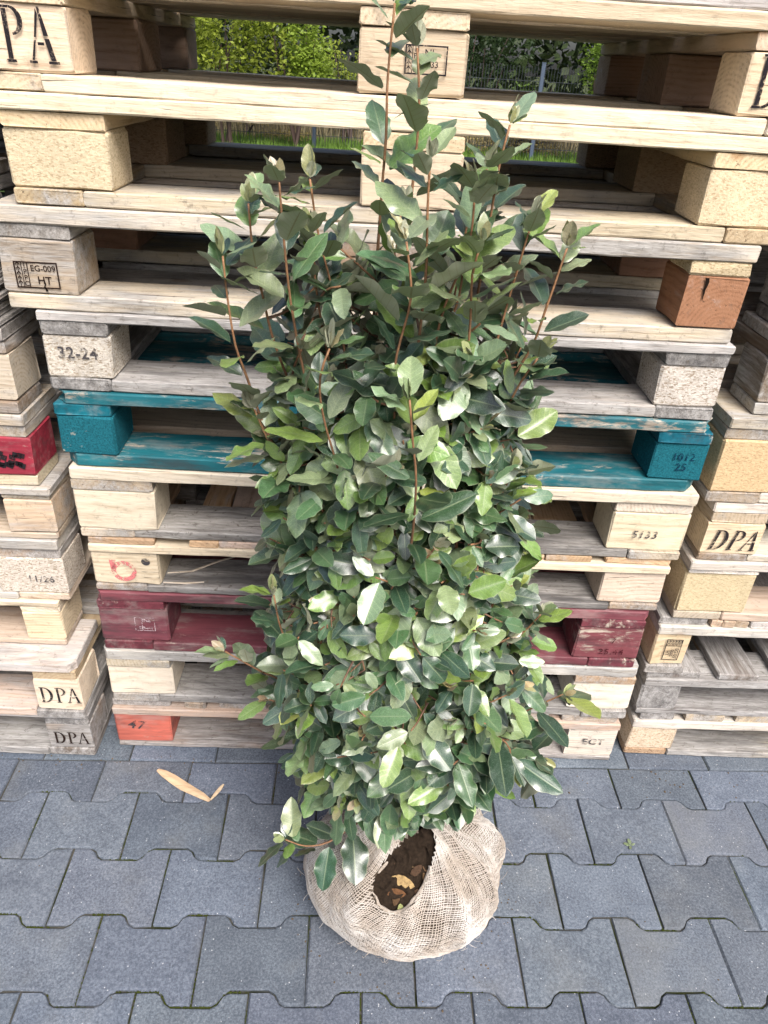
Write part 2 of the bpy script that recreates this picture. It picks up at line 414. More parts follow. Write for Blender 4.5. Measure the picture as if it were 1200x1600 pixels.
PINE = (.66, .49, .29); PALE = (.72, .58, .39); YEL = (.70, .52, .27); WHT = (.66, .60, .53); GRY = (.43, .41, .39)
BRN = (.36, .235, .135); ORG = (.50, .18, .035); DRK = (.17, .115, .075); HON = (.55, .33, .14)
TEAL = (.012, .125, .155); MAR = (.165, .048, .060); RED = (.48, .130, .090); CRI = (.27, .026, .045); BLU = (.02, .09, .2)
CTAN = (.62, .52, .36); CGRY = (.50, .455, .41); CYEL = (.58, .49, .33); PINK = (.64, .47, .36)
MATS = {'w': WOOD, 'p': PAINT, 'c': CHIP, 'q': PCHIP}
def jit(c, a, s=.07):
    g = U(1 - s, 1 + s); return (min(1, c[0] * g * U(.97, 1.03)), min(1, c[1] * g), min(1, c[2] * g * U(.95, 1.05)), max(0, min(1, a + .06 + U(-.08, .08))))

DECK_A = [(0, .145), (.181, .281), (.3275, .4725), (.519, .619), (.655, .80)]
def pallet(label, x0, x1, z0, h, st, yf=0.0, depth=.80, yaw=0.0, kind='A', bw=.145, perim=(0, 0), cut=0.0, decks=None, td=.022, tb=.022, tc=.022, group='pallets in the stacks', mid=True, bwr=None, noends=()):
    """st maps part -> (material key, colour, weather); returns (pallet empty, {(col,row): block})"""
    e = tag(obj('pallet', None, None, ((x0 + x1) / 2, yf, z0), (0, 0, yaw)), label, 'pallet', group)
    W = x1 - x0; hw = W / 2; g = .0004
    bwr = bwr or bw
    def S_(k, *alts):
        for a in (k,) + alts:
            if a in st: return st[a]
        return st['all']
    hb = h - td - tb - tc - 0.001
    zb = tb + .0005; zc = zb + hb; zd = zc + tc
    ys = [(.0, .10), (depth / 2 - .0725, depth / 2 + .0725), (depth - .10, depth)]
    xs = [(-hw, -hw + bw), (-.0725 + .0, .0725), (hw - bwr, hw)]
    # bottom boards
    if kind != 'C':
        for r, (a, b) in enumerate(ys):
            k, c, wt = S_('bottom%d' % r, 'bottom')
            l_ = -hw + (.1 if perim[0] else 0); r_ = hw - (.1 if perim[1] else 0)
            cu = (0 if perim[0] else cut, 0 if perim[1] else cut) if r == 0 else (0, 0)
            o = obj('bottom_board', plank(r_ - l_ - .001, b - a, tb - g, MATS[k], cu), e, ((l_ + r_) / 2, (a + b) / 2 + U(-.002, .002) + (.001 if r == 0 else 0), tb / 2), None, jit(c, wt))
        for s_, on in ((-1, perim[0]), (1, perim[1])):
            if on:
                k, c, wt = S_('end', 'bottom')
                obj('bottom_board', plank(depth, .1 - .001, tb - g, MATS[k]), e, (s_ * (hw - .05), depth / 2 + U(-.002, .003), tb / 2), (0, 0, math.pi / 2), jit(c, wt))
    else:
        for i, (a, b) in enumerate(xs):
            k, c, wt = S_('bottom')
            obj('bottom_board', plank(depth, b - a + .01, tb - g, MATS[k]), e, ((a + b) / 2, depth / 2 - .003, tb / 2), (0, 0, math.pi / 2), jit(c, wt))
    # blocks
    blocks = {}
    for i, (a, b) in enumerate(xs):
        for r, (c0, c1) in enumerate(ys):
            k, c, wt = S_('block%d%d' % (i, r), 'block%d' % i if r == 0 else 'blockback', 'block')  # back rows mostly get darker wood: shade inside the pallet put into the colour
            fo = U(.000, .004)
            if k.endswith('e'):     # end grain to the front
                me = plank(c1 - c0, b - a, hb - g, MATS[k[0]], (0, 0), 2.0, None, .003); rz = math.pi / 2
            else:
                me = plank(b - a, c1 - c0, hb - g, MATS[k], (0, 0), 2.0, None, .003); rz = 0
            o = obj('block', me, e, ((a + b) / 2, (c0 + c1) / 2 + (fo if r == 0 else 0), zb + hb / 2), (0, 0, rz), jit(c, wt))
            blocks[(i, r)] = o; o['d'] = (c1 - c0) / 2
    # cross boards and deck
    if kind == 'A':
        for i, (a, b) in enumerate(xs):
            k, c, wt = S_('cross%d' % i, 'cross', 'deck')
            obj('cross_board', plank(depth, b - a - .002, tc - g, MATS[k], (0, 0), 1.5), e, ((a + b) / 2, depth / 2 + U(-.003, .003), zc + tc / 2), (0, 0, math.pi / 2), jit(c, wt))
        for r, (a, b) in enumerate(decks or DECK_A):
            k, c, wt = S_('deck%d' % r, 'deck')
            obj('deck_board', plank(W + U(-.004, .004), b - a, td - g, MATS[k], (cut, cut) if r == 0 else (0, 0)), e, (U(-.002, .002), (a + b) / 2 + U(-.002, .001) - (.002 if r == 0 else 0), zd + td / 2), None, jit(c, wt))
    else:
        for r, (a, b) in enumerate(ys):
            k, c, wt = S_('cross%d' % r, 'cross', 'deck')
            obj('cross_board', plank(W, b - a, tc - g, MATS[k]), e, (0, (a + b) / 2 - (.003 if r == 0 else 0), zc + tc / 2), None, jit(c, wt))
        for r, (a, b) in enumerate(decks):
            k, c, wt = S_('deck%d' % r, 'deck')
            obj('deck_board', plank(depth + U(-.006, .006), (b - a), td - g, MATS[k], (0, 0), 1.5), e, (-hw + (a + b) / 2, depth / 2 + U(.000, .006), zd + td / 2), (0, 0, math.pi / 2), jit(c, wt))
    return e, blocks

# ------------------------------------------------------------------ lettering
def text_mesh(body, size, spacing=1.0, shear=0.0):
    cu = bpy.data.curves.new('t', 'FONT'); cu.body = body; cu.size = size; cu.align_x = 'CENTER'; cu.align_y = 'CENTER'
    cu.space_character = spacing; cu.shear = shear; cu.resolution_u = 3; cu.offset = size * .012; cu.fill_mode = 'FRONT'
    ob = bpy.data.objects.new('t', cu); COL.objects.link(ob)
    bpy.context.view_layer.update()
    me = bpy.data.meshes.new_from_object(ob.evaluated_get(bpy.context.evaluated_depsgraph_get()))
    bpy.data.objects.remove(ob); bpy.data.curves.remove(cu)
    return me
class Flat:
    def __init__(s): s.v = []; s.f = []
    def poly(s, pts):
        b = len(s.v); s.v += [(x, y, 0) for x, y in pts]; s.f.append(tuple(range(b, b + len(pts))))
    def rect(s, x0, y0, x1, y1): s.poly([(x0, y0), (x1, y0), (x1, y1), (x0, y1)])
    def band(s, cx, cy, ro, ri, a0, a1, n=14, rox=None, rix=None):
        for i in range(n):
            t0 = math.radians(a0 + (a1 - a0) * i / n); t1 = math.radians(a0 + (a1 - a0) * (i + 1) / n)
            X = lambda t, r, ry: (cx + r * math.cos(t), cy + ry * math.sin(t))
            s.poly([X(t0, rix or ri, ri), X(t0, rox or ro, ro), X(t1, rox or ro, ro), X(t1, rix or ri, ri)])
    def shift(s, dx, dy, k): s.v = [((x * k + dx), (y * k + dy), 0) for x, y, _ in s.v]; return s
def stencil_dpa(k, gap=0.0):
    F = Flat()
    def part(fn, ox):
        q = Flat(); fn(q); b = len(F.v); F.v += [(x + ox, y, 0) for x, y, _ in q.v]; F.f += [tuple(i + b for i in f) for f in q.f]
    def D(q):
        q.rect(.08, .06, .20, .94); q.poly([(.0, 0), (.28, 0), (.26, .05), (.02, .05)]); q.poly([(.02, .95), (.26, .95), (.28, 1), (0, 1)])
        q.band(.25, .5, .5, .45, -86, -8, 10, .45, .30); q.band(.25, .5, .5, .45, 8, 86, 10, .45, .30)
        q.rect(.55, .43, .70, .57)
    def P(q):
        q.rect(.08, .06, .20, .94); q.poly([(.0, 0), (.28, 0), (.26, .05), (.02, .05)]); q.poly([(.02, .95), (.26, .95), (.28, 1), (0, 1)])
        q.band(.25, .74, .26, .215, -84, 84, 14, .32, .19)
    def A(q):
        q.poly([(.07, .06), (.13, .06), (.235, .42), (.185, .42)]); q.poly([(.20, .47), (.25, .47), (.37, .88), (.33, .98)])
        q.poly([(.36, 1), (.42, 1), (.56, .50), (.44, .50)]); q.poly([(.45, .45), (.575, .45), (.685, .06), (.555, .06)])
        q.rect(.27, .33, .43, .385)
        q.rect(.0, 0, .20, .05); q.rect(.48, 0, .76, .05)
    part(D, 0); part(P, .86); part(A, 1.46)
    F.shift(-1.10 * k, -.5 * k, k)
    return mesh('stencil', F.v, F.f)
def box_stamp(w_, h_, t=.0016):
    F = Flat(); hw, hh = w_ / 2, h_ / 2
    F.rect(-hw, -hh, hw, -hh + t); F.rect(-hw, hh - t, hw, hh); F.rect(-hw, -hh + t, -hw + t, hh - t); F.rect(hw - t, -hh + t, hw, hh - t)
    return F
def put(block, me, mat, dx, dz, name='lettering', rot=0.0, sx=1.0, sy=1.0, lift=.0012):
    """lay a flat mark on the front of a block (dx, dz from its centre)"""
    me.materials.clear(); me.materials.append(mat)
    return_o = obj(name, me, block)
    rz = block.rotation_euler.z
    off = Vector((dx, -block['d'] - lift - .0012, dz))
    m = Matrix.Rotation(-rz, 4, 'Z') @ Matrix.Translation(off) @ Matrix.Rotation(math.pi / 2, 4, 'X') @ Matrix.Rotation(rot, 4, 'Z') @ Matrix.Diagonal((sx, sy, 1, 1))
    return_o.matrix_local = m
    return return_o
def ippc(block, dx, dz, k, mat, lines, rot=0.0):
    """boxed heat-treatment stamp: wheat-ear column, the letters I P P C downwards, then the code lines"""
    F = box_stamp(.066 * k, .040 * k, .0022 * k)
    for i in range(5):
        y = (-.014 + i * .007) * k
        F.poly([(-.030 * k, y), (-.0265 * k, y + .004 * k), (-.0265 * k, y + .006 * k), (-.030 * k, y + .0025 * k)])
        F.poly([(-.0235 * k, y), (-.0270 * k, y + .004 * k), (-.0270 * k, y + .006 * k), (-.0235 * k, y + .0025 * k)])
    F.rect(-.0272 * k, -.018 * k, -.0262 * k, .018 * k); F.rect(-.0222 * k, -.019 * k, -.0210 * k, .019 * k); F.rect(-.0135 * k, -.0195 * k, -.0120 * k, .0195 * k)
    me = mesh('stamp', F.v, F.f)
    put(block, me, mat, dx, dz, 'stamp', rot)
    c, s = math.cos(rot), math.sin(rot)
    def sub(txt, size, x, y, r=0.0, sp_=1.0):
        put(block, text_mesh(txt, size * k, sp_), mat, dx + (x * c - y * s) * k, dz + (x * s + y * c) * k, 'lettering', rot + r)
    for i, ch in enumerate('IPPC'): sub(ch, .0105, -.0172, .0135 - i * .009)
    for i, (tx, sz, y) in enumerate(lines): sub(tx, sz, .0105, y)

# ------------------------------------------------------------------ the middle stack
G1 = 'pallets of the middle stack'
e11, _ = pallet('whitish weathered pallet at the very top edge of the picture', -.60, .61, 1.4425, .144,
    {'all': ('w', WHT, .5), 'bottom': ('w', (.74, .70, .66), .35), 'block': ('w', BRN, .3)}, group=G1)
p, B = pallet('fresh pine pallet with black DPA stencil on its corner block, just under the top edge', -.593, .604, 1.298, .144,
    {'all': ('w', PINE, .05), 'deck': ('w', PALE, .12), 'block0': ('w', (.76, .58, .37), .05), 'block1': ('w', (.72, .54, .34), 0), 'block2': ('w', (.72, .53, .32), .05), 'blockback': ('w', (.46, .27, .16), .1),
     'bottom': ('w', (.74, .62, .42), .08), 'end': ('w', (.62, .47, .28), .3), 'cross': ('w', (.66, .5, .31), .1)}, perim=(1, 1), group=G1)
put(B[0, 0], stencil_dpa(.052), INK, -.002, .004, 'stencil_letters', 0, 1, 1.22); put(B[2, 0], stencil_dpa(.052), INK, .0, .004, 'stencil_letters', 0, 1, 1.22)
ippc(B[1, 0], .018, .004, .86, INK, [('NL -', .0145, .009), ('233', .0125, -.006)])
p, B = pallet('pale pine pallet with smooth cream chipboard blocks, second from the top edge', -.561, .590, 1.153, .1445,
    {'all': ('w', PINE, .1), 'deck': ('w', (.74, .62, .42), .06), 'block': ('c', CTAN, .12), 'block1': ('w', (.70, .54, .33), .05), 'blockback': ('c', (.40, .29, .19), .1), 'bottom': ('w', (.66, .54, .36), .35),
     'end': ('w', (.50, .36, .17), .25), 'cross': ('w', YEL, .15)}, perim=(1, 1), group=G1)
p, B = pallet('old pallet with a branded EG-009 stamp on its left block and an orange right block', -.600, .548, .998, .1545,
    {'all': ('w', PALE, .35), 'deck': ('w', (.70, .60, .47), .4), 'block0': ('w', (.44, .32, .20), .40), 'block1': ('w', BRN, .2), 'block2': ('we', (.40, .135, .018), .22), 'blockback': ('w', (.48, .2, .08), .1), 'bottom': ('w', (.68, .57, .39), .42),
     'cross0': ('w', (.44, .34, .22), .5), 'cross1': ('w', BRN, .3), 'cross2': ('c', (.52, .43, .30), .3)}, bw=.112, bwr=.097, group=G1, td=.026, tb=.024)
ippc(B[0, 0], -.004, -.012, 1.0, INKBROWN, [('EG-009', .0125, .010), ('HT', .0165, -.008)])
def crack(block, dx, z0, z1, w0, seed):
    rk = random.Random(seed); n = 7; L_, R_ = [], []
    for i in range(n):
        z = z0 + (z1 - z0) * i / (n - 1); x = dx + rk.uniform(-.0012, .0012); ww = w0 * (1 - i / (n - 1)) + .0003; L_.append((x - ww, z)); R_.append((x + ww, z))
    F_ = Flat()
    for i in range(n - 1): F_.poly([L_[i], R_[i], R_[i + 1], L_[i + 1]])
    put(block, mesh('crack', F_.v, F_.f), CRACK, 0, 0, 'crack')
CRACK = simple('crack_shadow', (.012, .008, .006), .95, .05)
crack(B[2, 0], -.018, .038, .002, .0030, 1); crack(B[0, 0], .006, -.036, -.020, .0016, 2)
p, B = pallet('pallet with coarse grey chipboard blocks, one stencilled 32-24, resting on the teal pallet', -.560, .556, .864, .1335,
    {'all': ('w', GRY, .55), 'deck': ('w', (.60, .57, .54), .5), 'deck0': ('w', (.62, .60, .58), .5), 'block': ('c', CGRY, .45), 'bottom': ('w', (.62, .58, .54), .5), 'end': ('w', (.26, .24, .22), .75), 'cross': ('w', (.30, .27, .24), .7)},
    bw=.107, perim=(1, 1), group=G1, td=.016, tb=.022)
put(B[0, 0], text_mesh('32-24', .027, 1.05), INKWORN, .0, .006)
p, B = pallet('teal painted pallet with chipped corners in the middle of the stack', -.562, .570, .721, .1415,
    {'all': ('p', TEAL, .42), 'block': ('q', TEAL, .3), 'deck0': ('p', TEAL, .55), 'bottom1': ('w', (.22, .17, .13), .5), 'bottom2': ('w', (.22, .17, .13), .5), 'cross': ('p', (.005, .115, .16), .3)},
    bw=.096, cut=.022, group=G1, td=.022, tb=.024)
put(B[2, 0], text_mesh('1012', .020, 1.05), INKTEAL, .006, .010); put(B[2, 0], text_mesh('25', .020, 1.05), INKTEAL, .006, -.010)
p, B = pallet('pale pallet numbered 5133 directly below the teal pallet', -.558, .576, .572, .1485,
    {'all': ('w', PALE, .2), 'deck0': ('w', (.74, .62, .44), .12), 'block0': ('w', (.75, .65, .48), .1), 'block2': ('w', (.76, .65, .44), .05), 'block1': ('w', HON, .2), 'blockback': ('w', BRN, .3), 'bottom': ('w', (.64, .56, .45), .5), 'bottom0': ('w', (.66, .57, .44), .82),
     'end': ('w', (.55, .45, .32), .35), 'cross0': ('w', (.55, .42, .27), .35), 'cross': ('w', (.7, .6, .46), .2)}, perim=(1, 1), group=G1, td=.024, tb=.018)
put(B[2, 0], text_mesh('5133', .0225, 1.12, .12), INKWORN, -.006, -.006)
p7, B = pallet('pallet with a pink sprayed ring on its left block, above the maroon one', -.548, .566, .446, .1255,
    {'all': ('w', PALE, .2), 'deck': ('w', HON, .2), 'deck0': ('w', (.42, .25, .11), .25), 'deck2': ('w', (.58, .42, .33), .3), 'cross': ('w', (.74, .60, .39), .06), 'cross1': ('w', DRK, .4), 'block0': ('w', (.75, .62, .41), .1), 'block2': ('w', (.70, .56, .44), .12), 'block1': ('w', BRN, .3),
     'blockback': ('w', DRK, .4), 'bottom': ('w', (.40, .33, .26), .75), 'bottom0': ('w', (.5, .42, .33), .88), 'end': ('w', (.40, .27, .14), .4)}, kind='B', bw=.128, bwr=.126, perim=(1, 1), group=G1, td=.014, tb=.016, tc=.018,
    decks=[(0, .125), (.19, .245), (.247, .335), (.375, .465), (.50, .61), (.65, .74), (.78, .865), (.868, .96), (.985, 1.112)])
F = Flat(); F.band(0, 0, .024, .015, 0, 360, 26); F.poly([(-.024, .004), (-.015, .004), (-.013, .026), (-.026, .026)])
put(B[0, 0], mesh('ring', F.v, F.f), INKPINK, -.004, -.006, 'sprayed_ring')
F = Flat(); F.band(0, 0, .0085, .0001, 0, 360, 18); put(B[0, 0], mesh('dot', F.v, F.f), INKWORN, .040, .018, 'sprayed_dot')
p, B = pallet('maroon painted pallet in the lower part of the middle stack', -.553, .553, .294, .151,
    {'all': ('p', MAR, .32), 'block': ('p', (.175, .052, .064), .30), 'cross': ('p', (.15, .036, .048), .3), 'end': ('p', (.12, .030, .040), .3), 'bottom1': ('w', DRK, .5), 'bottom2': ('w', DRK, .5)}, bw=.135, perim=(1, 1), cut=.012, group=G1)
F = box_stamp(.040, .034, .001); F.rect(-.006, -.016, -.005, .016); put(B[0, 0], mesh('stamp', F.v, F.f), INKWHITE, .022, .004, 'stamp')
put(B[0, 0], text_mesh('INE', .0115), INKWHITE, .026, .014); put(B[0, 0], text_mesh('DB-HT', .0095), INKWHITE, .024, -.006)
put(B[2, 0], text_mesh('25.44', .021, 1.15), INKRED, .010, -.022); put(B[2, 0], text_mesh('7', .02), INKRED, .010, .008)
p, B = pallet('whitish pallet with striped bare wood blocks, below the maroon pallet', -.556, .570, .143, .1505,
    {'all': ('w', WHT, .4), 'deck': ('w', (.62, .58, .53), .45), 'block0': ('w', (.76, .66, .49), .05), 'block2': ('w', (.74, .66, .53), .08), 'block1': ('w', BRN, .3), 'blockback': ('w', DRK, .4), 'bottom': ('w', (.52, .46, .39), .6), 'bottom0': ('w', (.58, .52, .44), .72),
     'end': ('w', (.48, .42, .36), .5), 'cross0': ('w', (.5, .42, .3), .3), 'cross': ('w', HON, .4)}, bw=.135, perim=(1, 1), cut=.010, group=G1, td=.026)
p, B = pallet('lowest pallet of the middle stack, with a salmon red left block marked 47', -.562, .566, .0015, .1405,
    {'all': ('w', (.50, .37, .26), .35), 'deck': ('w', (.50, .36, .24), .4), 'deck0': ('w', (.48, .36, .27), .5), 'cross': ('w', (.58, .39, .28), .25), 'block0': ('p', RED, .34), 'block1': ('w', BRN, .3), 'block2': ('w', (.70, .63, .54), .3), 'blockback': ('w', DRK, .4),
     'bottom': ('w', (.42, .29, .20), .55)}, kind='B', bw=.122, bwr=.112, group=G1, td=.018, tb=.014, tc=.020,
    decks=[(0, .125), (.158, .206), (.232, .335), (.37, .47), (.51, .62), (.66, .75), (.80, .88), (.90, .965), (.995, 1.118)])
put(B[0, 0], text_mesh('47', .036, 1.1, .2), INKWORN, -.016, .010, rot=-.08)
put(B[2, 0], text_mesh('ECT', .026, 1.15), INKWORN, .004, .004)

# ------------------------------------------------------------------ the left stack
G2 = 'pallets of the left stack'
LX = -1.76
p, B = pallet('grey pallet with a faded brown DPA stencil on the ground, lowest of the left stack', LX, -.605, .0015, .141,
    {'all': ('w', GRY, .6), 'deck0': ('w', (.66, .66, .68), .35), 'block2': ('w', (.44, .37, .30), .5), 'end': ('w', DRK, .5), 'cross': ('w', (.25, .22, .19), .6)}, yf=-.032, bwr=.094, perim=(0, 1), group=G2, cut=.012)
put(B[2, 0], stencil_dpa(.036), INKBROWN, .004, -.002, 'stencil_letters', 0, .95)
p, B = pallet('pallet with a crisp dark DPA stencil, second from the ground in the left stack', LX, -.598, .1435, .1535,
    {'all': ('w', (.5, .43, .34), .45), 'deck0': ('w', (.66, .60, .53), .38), 'block2': ('w', (.72, .58, .40), .1), 'bottom': ('w', (.34, .29, .24), .6), 'bottom0': ('w', (.60, .45, .34), .3), 'end': ('w', (.24, .19, .15), .5), 'cross': ('w', (.52, .38, .2), .3)}, yf=-.052, bwr=.092, perim=(0, 1), group=G2, cut=.015)
put(B[2, 0], stencil_dpa(.042), INK, .004, .0, 'stencil_letters', 0, .88)
p, B = pallet('pale yellowish pallet with a plain block, above the crisp DPA pallet on the left', LX, -.629, .2985, .114,
    {'all': ('w', (.66, .55, .38), .2), 'block2': ('w', (.72, .57, .34), .05), 'bottom': ('w', (.58, .44, .32), .3)}, yf=.002, bwr=.078, group=G2, td=.014, tb=.014, tc=.014)
p, B = pallet('pallet with a grey chipboard block stencilled 11/26 in the left stack', LX, -.605, .413, .1445,
    {'all': ('w', (.6, .55, .48), .45), 'block': ('c', (.56, .50, .43), .4), 'bottom': ('w', (.62, .58, .53), .3), 'end': ('w', (.6, .47, .33), .2), 'cross': ('w', (.5, .36, .25), .5)}, yf=.004, bwr=.13, perim=(0, 1), group=G2, td=.022, tb=.016)
put(B[2, 0], text_mesh('11/26', .021, 1.1), INKWORN, .018, -.006)
p, B = pallet('brown pallet with a narrow block under the red one in the left stack', LX, -.603, .558, .1135,
    {'all': ('w', (.55, .44, .31), .35), 'block': ('w', (.58, .42, .25), .3), 'deck0': ('w', (.62, .55, .47), .4)}, yf=.004, bwr=.088, group=G2, td=.016, tb=.014, tc=.012)
p, B = pallet('pallet with a crimson painted corner block at the left edge', LX, -.618, .672, .1425,
    {'all': ('w', (.62, .46, .28), .35), 'block': ('p', CRI, .2), 'bottom': ('w', (.66, .54, .34), .25), 'deck': ('w', (.5, .4, .27), .4)}, yf=.004, bwr=.105, group=G2)
F = Flat(); rs = random.Random(4)
for i in range(16):
    x, z = rs.uniform(-.028, .024), rs.uniform(-.014, .014); F.poly([(x, z), (x + .010, z - .004), (x + .014, z + .006), (x + .003, z + .009)])
put(B[2, 0], mesh('smudge', F.v, F.f), INK, .008, -.008, 'smeared_ink')
p, B = pallet('dark weathered pallet with a pale block face, above the crimson one at the left edge', LX, -.622, .815, .149,
    {'all': ('w', BRN, .45), 'block': ('w', (.55, .45, .34), .3)}, yf=.002, bwr=.09, group=G2)
bd = tag(obj('board_bundle', None, None, (-1.19, .004, .9655)), 'bundle of thin weathered boards stacked at the left edge', 'boards')
zz = 0
for i in range(9):
    th = .0095
    obj('thin_board', plank(1.13, .72, th - .0012, WOOD), bd, (U(-.006, .004), .36 + U(-.006, .004), zz + th / 2), None, jit((.42, .35, .28), .5)); zz += th
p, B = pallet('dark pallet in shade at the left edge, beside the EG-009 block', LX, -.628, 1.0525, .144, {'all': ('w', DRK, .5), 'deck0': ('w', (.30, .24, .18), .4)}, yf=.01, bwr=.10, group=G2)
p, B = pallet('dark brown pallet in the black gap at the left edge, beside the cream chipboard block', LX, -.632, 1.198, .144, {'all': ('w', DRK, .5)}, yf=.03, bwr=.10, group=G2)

# ------------------------------------------------------------------ the right stack
G3 = 'pallets of the right stack'
RX = 1.76
p, B = pallet('pallet with a tan chipboard block on the ground, lowest of the right stack', .605, RX, .0015, .136,
    {'all': ('w', (.56, .50, .43), .45), 'block': ('c', (.62, .52, .39), .25), 'bottom': ('w', (.58, .52, .44), .55), 'end': ('c', (.38, .28, .19), .4), 'cross': ('w', (.60, .55, .49), .3), 'deck': ('w', (.60, .46, .27), .42), 'deck0': ('w', (.5, .46, .42), .6)},
    yf=.022, kind='B', bw=.108, perim=(1, 0), group=G3, tb=.018, decks=[(.012, .088), (.115, .205), (.235, .335), (.38, .47), (.52, .61), (.66, .76), (.80, .90), (.94, 1.02), (1.05, 1.15)])
p, B = pallet('silvery grey weathered pallet, second from the ground in the right stack', .600, RX, .1385, .1275,
    {'all': ('w', GRY, .62), 'block': ('we', (.42, .40, .38), .7), 'bottom': ('w', (.26, .24, .23), .6), 'cross': ('w', (.46, .44, .42), .6), 'deck': ('w', (.20, .15, .115), .5)},
    yf=.020, kind='B', bw=.084, group=G3, tb=.016, td=.018, decks=[(.0, .118), (.155, .245), (.29, .38), (.43, .53), (.58, .67), (.72, .82), (.87, .96), (1.0, 1.15)])
p, B = pallet('pallet with a yellow block bearing an upright boxed stamp in the right stack', .592, RX, .2665, .1475,
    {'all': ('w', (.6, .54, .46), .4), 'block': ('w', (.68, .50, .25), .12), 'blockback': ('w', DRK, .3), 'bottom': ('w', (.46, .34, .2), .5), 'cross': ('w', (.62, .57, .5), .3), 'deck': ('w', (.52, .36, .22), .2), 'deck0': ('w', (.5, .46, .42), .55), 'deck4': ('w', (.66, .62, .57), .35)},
    yf=.018, kind='C', bw=.076, group=G3, td=.018, decks=[(.0, .10), (.104, .128), (.131, .155), (.158, .184), (.188, .42), (.45, .60), (.64, .80), (.85, .95), (1.0, 1.16)])
ippc(B[0, 0], .004, .0, .86, INK, [('EG-05', .0125, .0105), ('0005', .0115, .000), ('HT', .0115, -.0105)], rot=-math.pi / 2)
p, B = pallet('pallet with a wide yellow chipboard block, below the italic DPA pallet on the right', .612, RX, .4145, .1465,
    {'all': ('w', (.66, .60, .53), .3), 'block': ('c', CYEL, .05), 'bottom': ('w', (.64, .46, .34), .2), 'bottom1': ('w', (.3, .27, .27), .6), 'bottom2': ('w', (.3, .27, .27), .6), 'end': ('w', (.64, .53, .39), .25), 'cross': ('w', (.6, .54, .46), .3)}, yf=.018, bw=.142, perim=(1, 0), group=G3, td=.020, tc=.008, tb=.020)
p, B = pallet('pallet with a bold italic DPA stencil at the right edge', .622, RX, .5615, .1325,
    {'all': ('w', (.68, .62, .54), .3), 'block0': ('w', (.70, .52, .31), .1), 'block': ('w', PINE, .2), 'deck0': ('w', (.68, .63, .57), .32), 'cross': ('w', (.56, .43, .27), .25), 'bottom': ('w', (.6, .55, .47), .3), 'end': ('w', (.34, .24, .14), .4)}, yf=.020, bw=.112, perim=(1, 0), group=G3, td=.022, tb=.016)
st_ = stencil_dpa(.045)
for v in st_.vertices: v.co.x += .22 * v.co.y
put(B[0, 0], st_, INK, .006, -.002, 'stencil_letters', 0, .92)
p, B = pallet('pallet with a coarse chipboard block, directly above the italic DPA pallet at the right edge', .600, RX, .6945, .1715,
    {'all': ('w', (.58, .48, .34), .4), 'block': ('c', (.56, .43, .25), .15), 'bottom': ('w', (.64, .58, .48), .3), 'end': ('w', (.42, .31, .19), .45), 'cross': ('w', (.46, .36, .24), .4)}, yf=.018, bw=.125, perim=(1, 0), group=G3)
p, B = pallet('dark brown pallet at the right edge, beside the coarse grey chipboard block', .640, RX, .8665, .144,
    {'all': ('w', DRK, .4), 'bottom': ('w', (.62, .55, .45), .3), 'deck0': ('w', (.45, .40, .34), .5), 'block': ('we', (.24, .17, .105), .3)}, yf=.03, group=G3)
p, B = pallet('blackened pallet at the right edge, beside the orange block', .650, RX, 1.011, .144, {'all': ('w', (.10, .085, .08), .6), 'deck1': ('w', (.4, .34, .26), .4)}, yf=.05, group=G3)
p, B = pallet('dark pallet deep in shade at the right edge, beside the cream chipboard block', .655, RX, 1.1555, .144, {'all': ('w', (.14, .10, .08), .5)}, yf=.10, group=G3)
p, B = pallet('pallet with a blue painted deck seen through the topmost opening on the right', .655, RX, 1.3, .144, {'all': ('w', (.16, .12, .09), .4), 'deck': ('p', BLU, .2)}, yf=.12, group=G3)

# splinters hanging in the black stained pallet
def splinter(name, pts, w0, mat, parent=None, color=(.70, .52, .29, .05), th=.0022):
    V = []; Fc = []; n = len(pts)
    for i, q in enumerate(pts):
        q = Vector(q); d = (Vector(pts[min(i + 1, n - 1)]) - Vector(pts[max(i - 1, 0)])).normalized()
        s = d.cross(Vector((0, 0, 1))).normalized(); up = s.cross(d)
        ww = w0 * (0.25 + 0.75 * math.sin(math.pi * (0.06 + 0.88 * i / (n - 1)))) * U(.85, 1.15)
        for a, b in ((-1, -.6), (0, -1), (1, -.5), (.9, .5), (.1, 1), (-.9, .4)): V.append(q + s * a * ww / 2 + up * b * th / 2)
    for i in range(n - 1):
        for k in range(6): Fc.append((i * 6 + k, i * 6 + (k + 1) % 6, (i + 1) * 6 + (k + 1) % 6, (i + 1) * 6 + k))
    Fc.append(tuple(reversed(range(6)))); Fc.append(tuple((n - 1) * 6 + k for k in range(6)))
    return obj(name, mesh(name, [tuple(v) for v in V], Fc, [mat]), parent, (0, 0, 0), None, color)
o7 = p7.location
for pts in ([(262, 895, .015), (300, 899, .05), (345, 893, .09), (400, 886, .13)], [(255, 910, -.004), (290, 913, .01), (320, 920, .016)]):
    q = [tuple(at(a, b, y) - o7) for a, b, y in pts]
    q = [(x, y, max(z, .018)) for x, y, z in q]
    splinter('splinter', q, .006, WOOD, p7, (.62, .52, .40, .0))
a, b, c = ground(247, 1205), ground(328, 1253), ground(350, 1232)
ws = tag(obj('wood_splinter', None, None, tuple((a + b) / 2)), 'split sliver of raw yellow wood lying on the paving at left', 'splinter')
m_ = (a + b) / 2
def rel(q, z): return (q.x - m_.x, q.y - m_.y, z)
splinter('sliver', [rel(a.lerp(b, t), .004 + .002 * math.sin(9 * t)) for t in (0, .12, .3, .5, .7, .86, 1)], .021, WOOD, ws, (.62, .40, .19, .0), .005)
splinter('sliver', [rel(b.lerp(c, t), .004 + .010 * t) for t in (.05, .4, .75, 1)], .009, WOOD, ws, (.72, .52, .28, .0), .003)

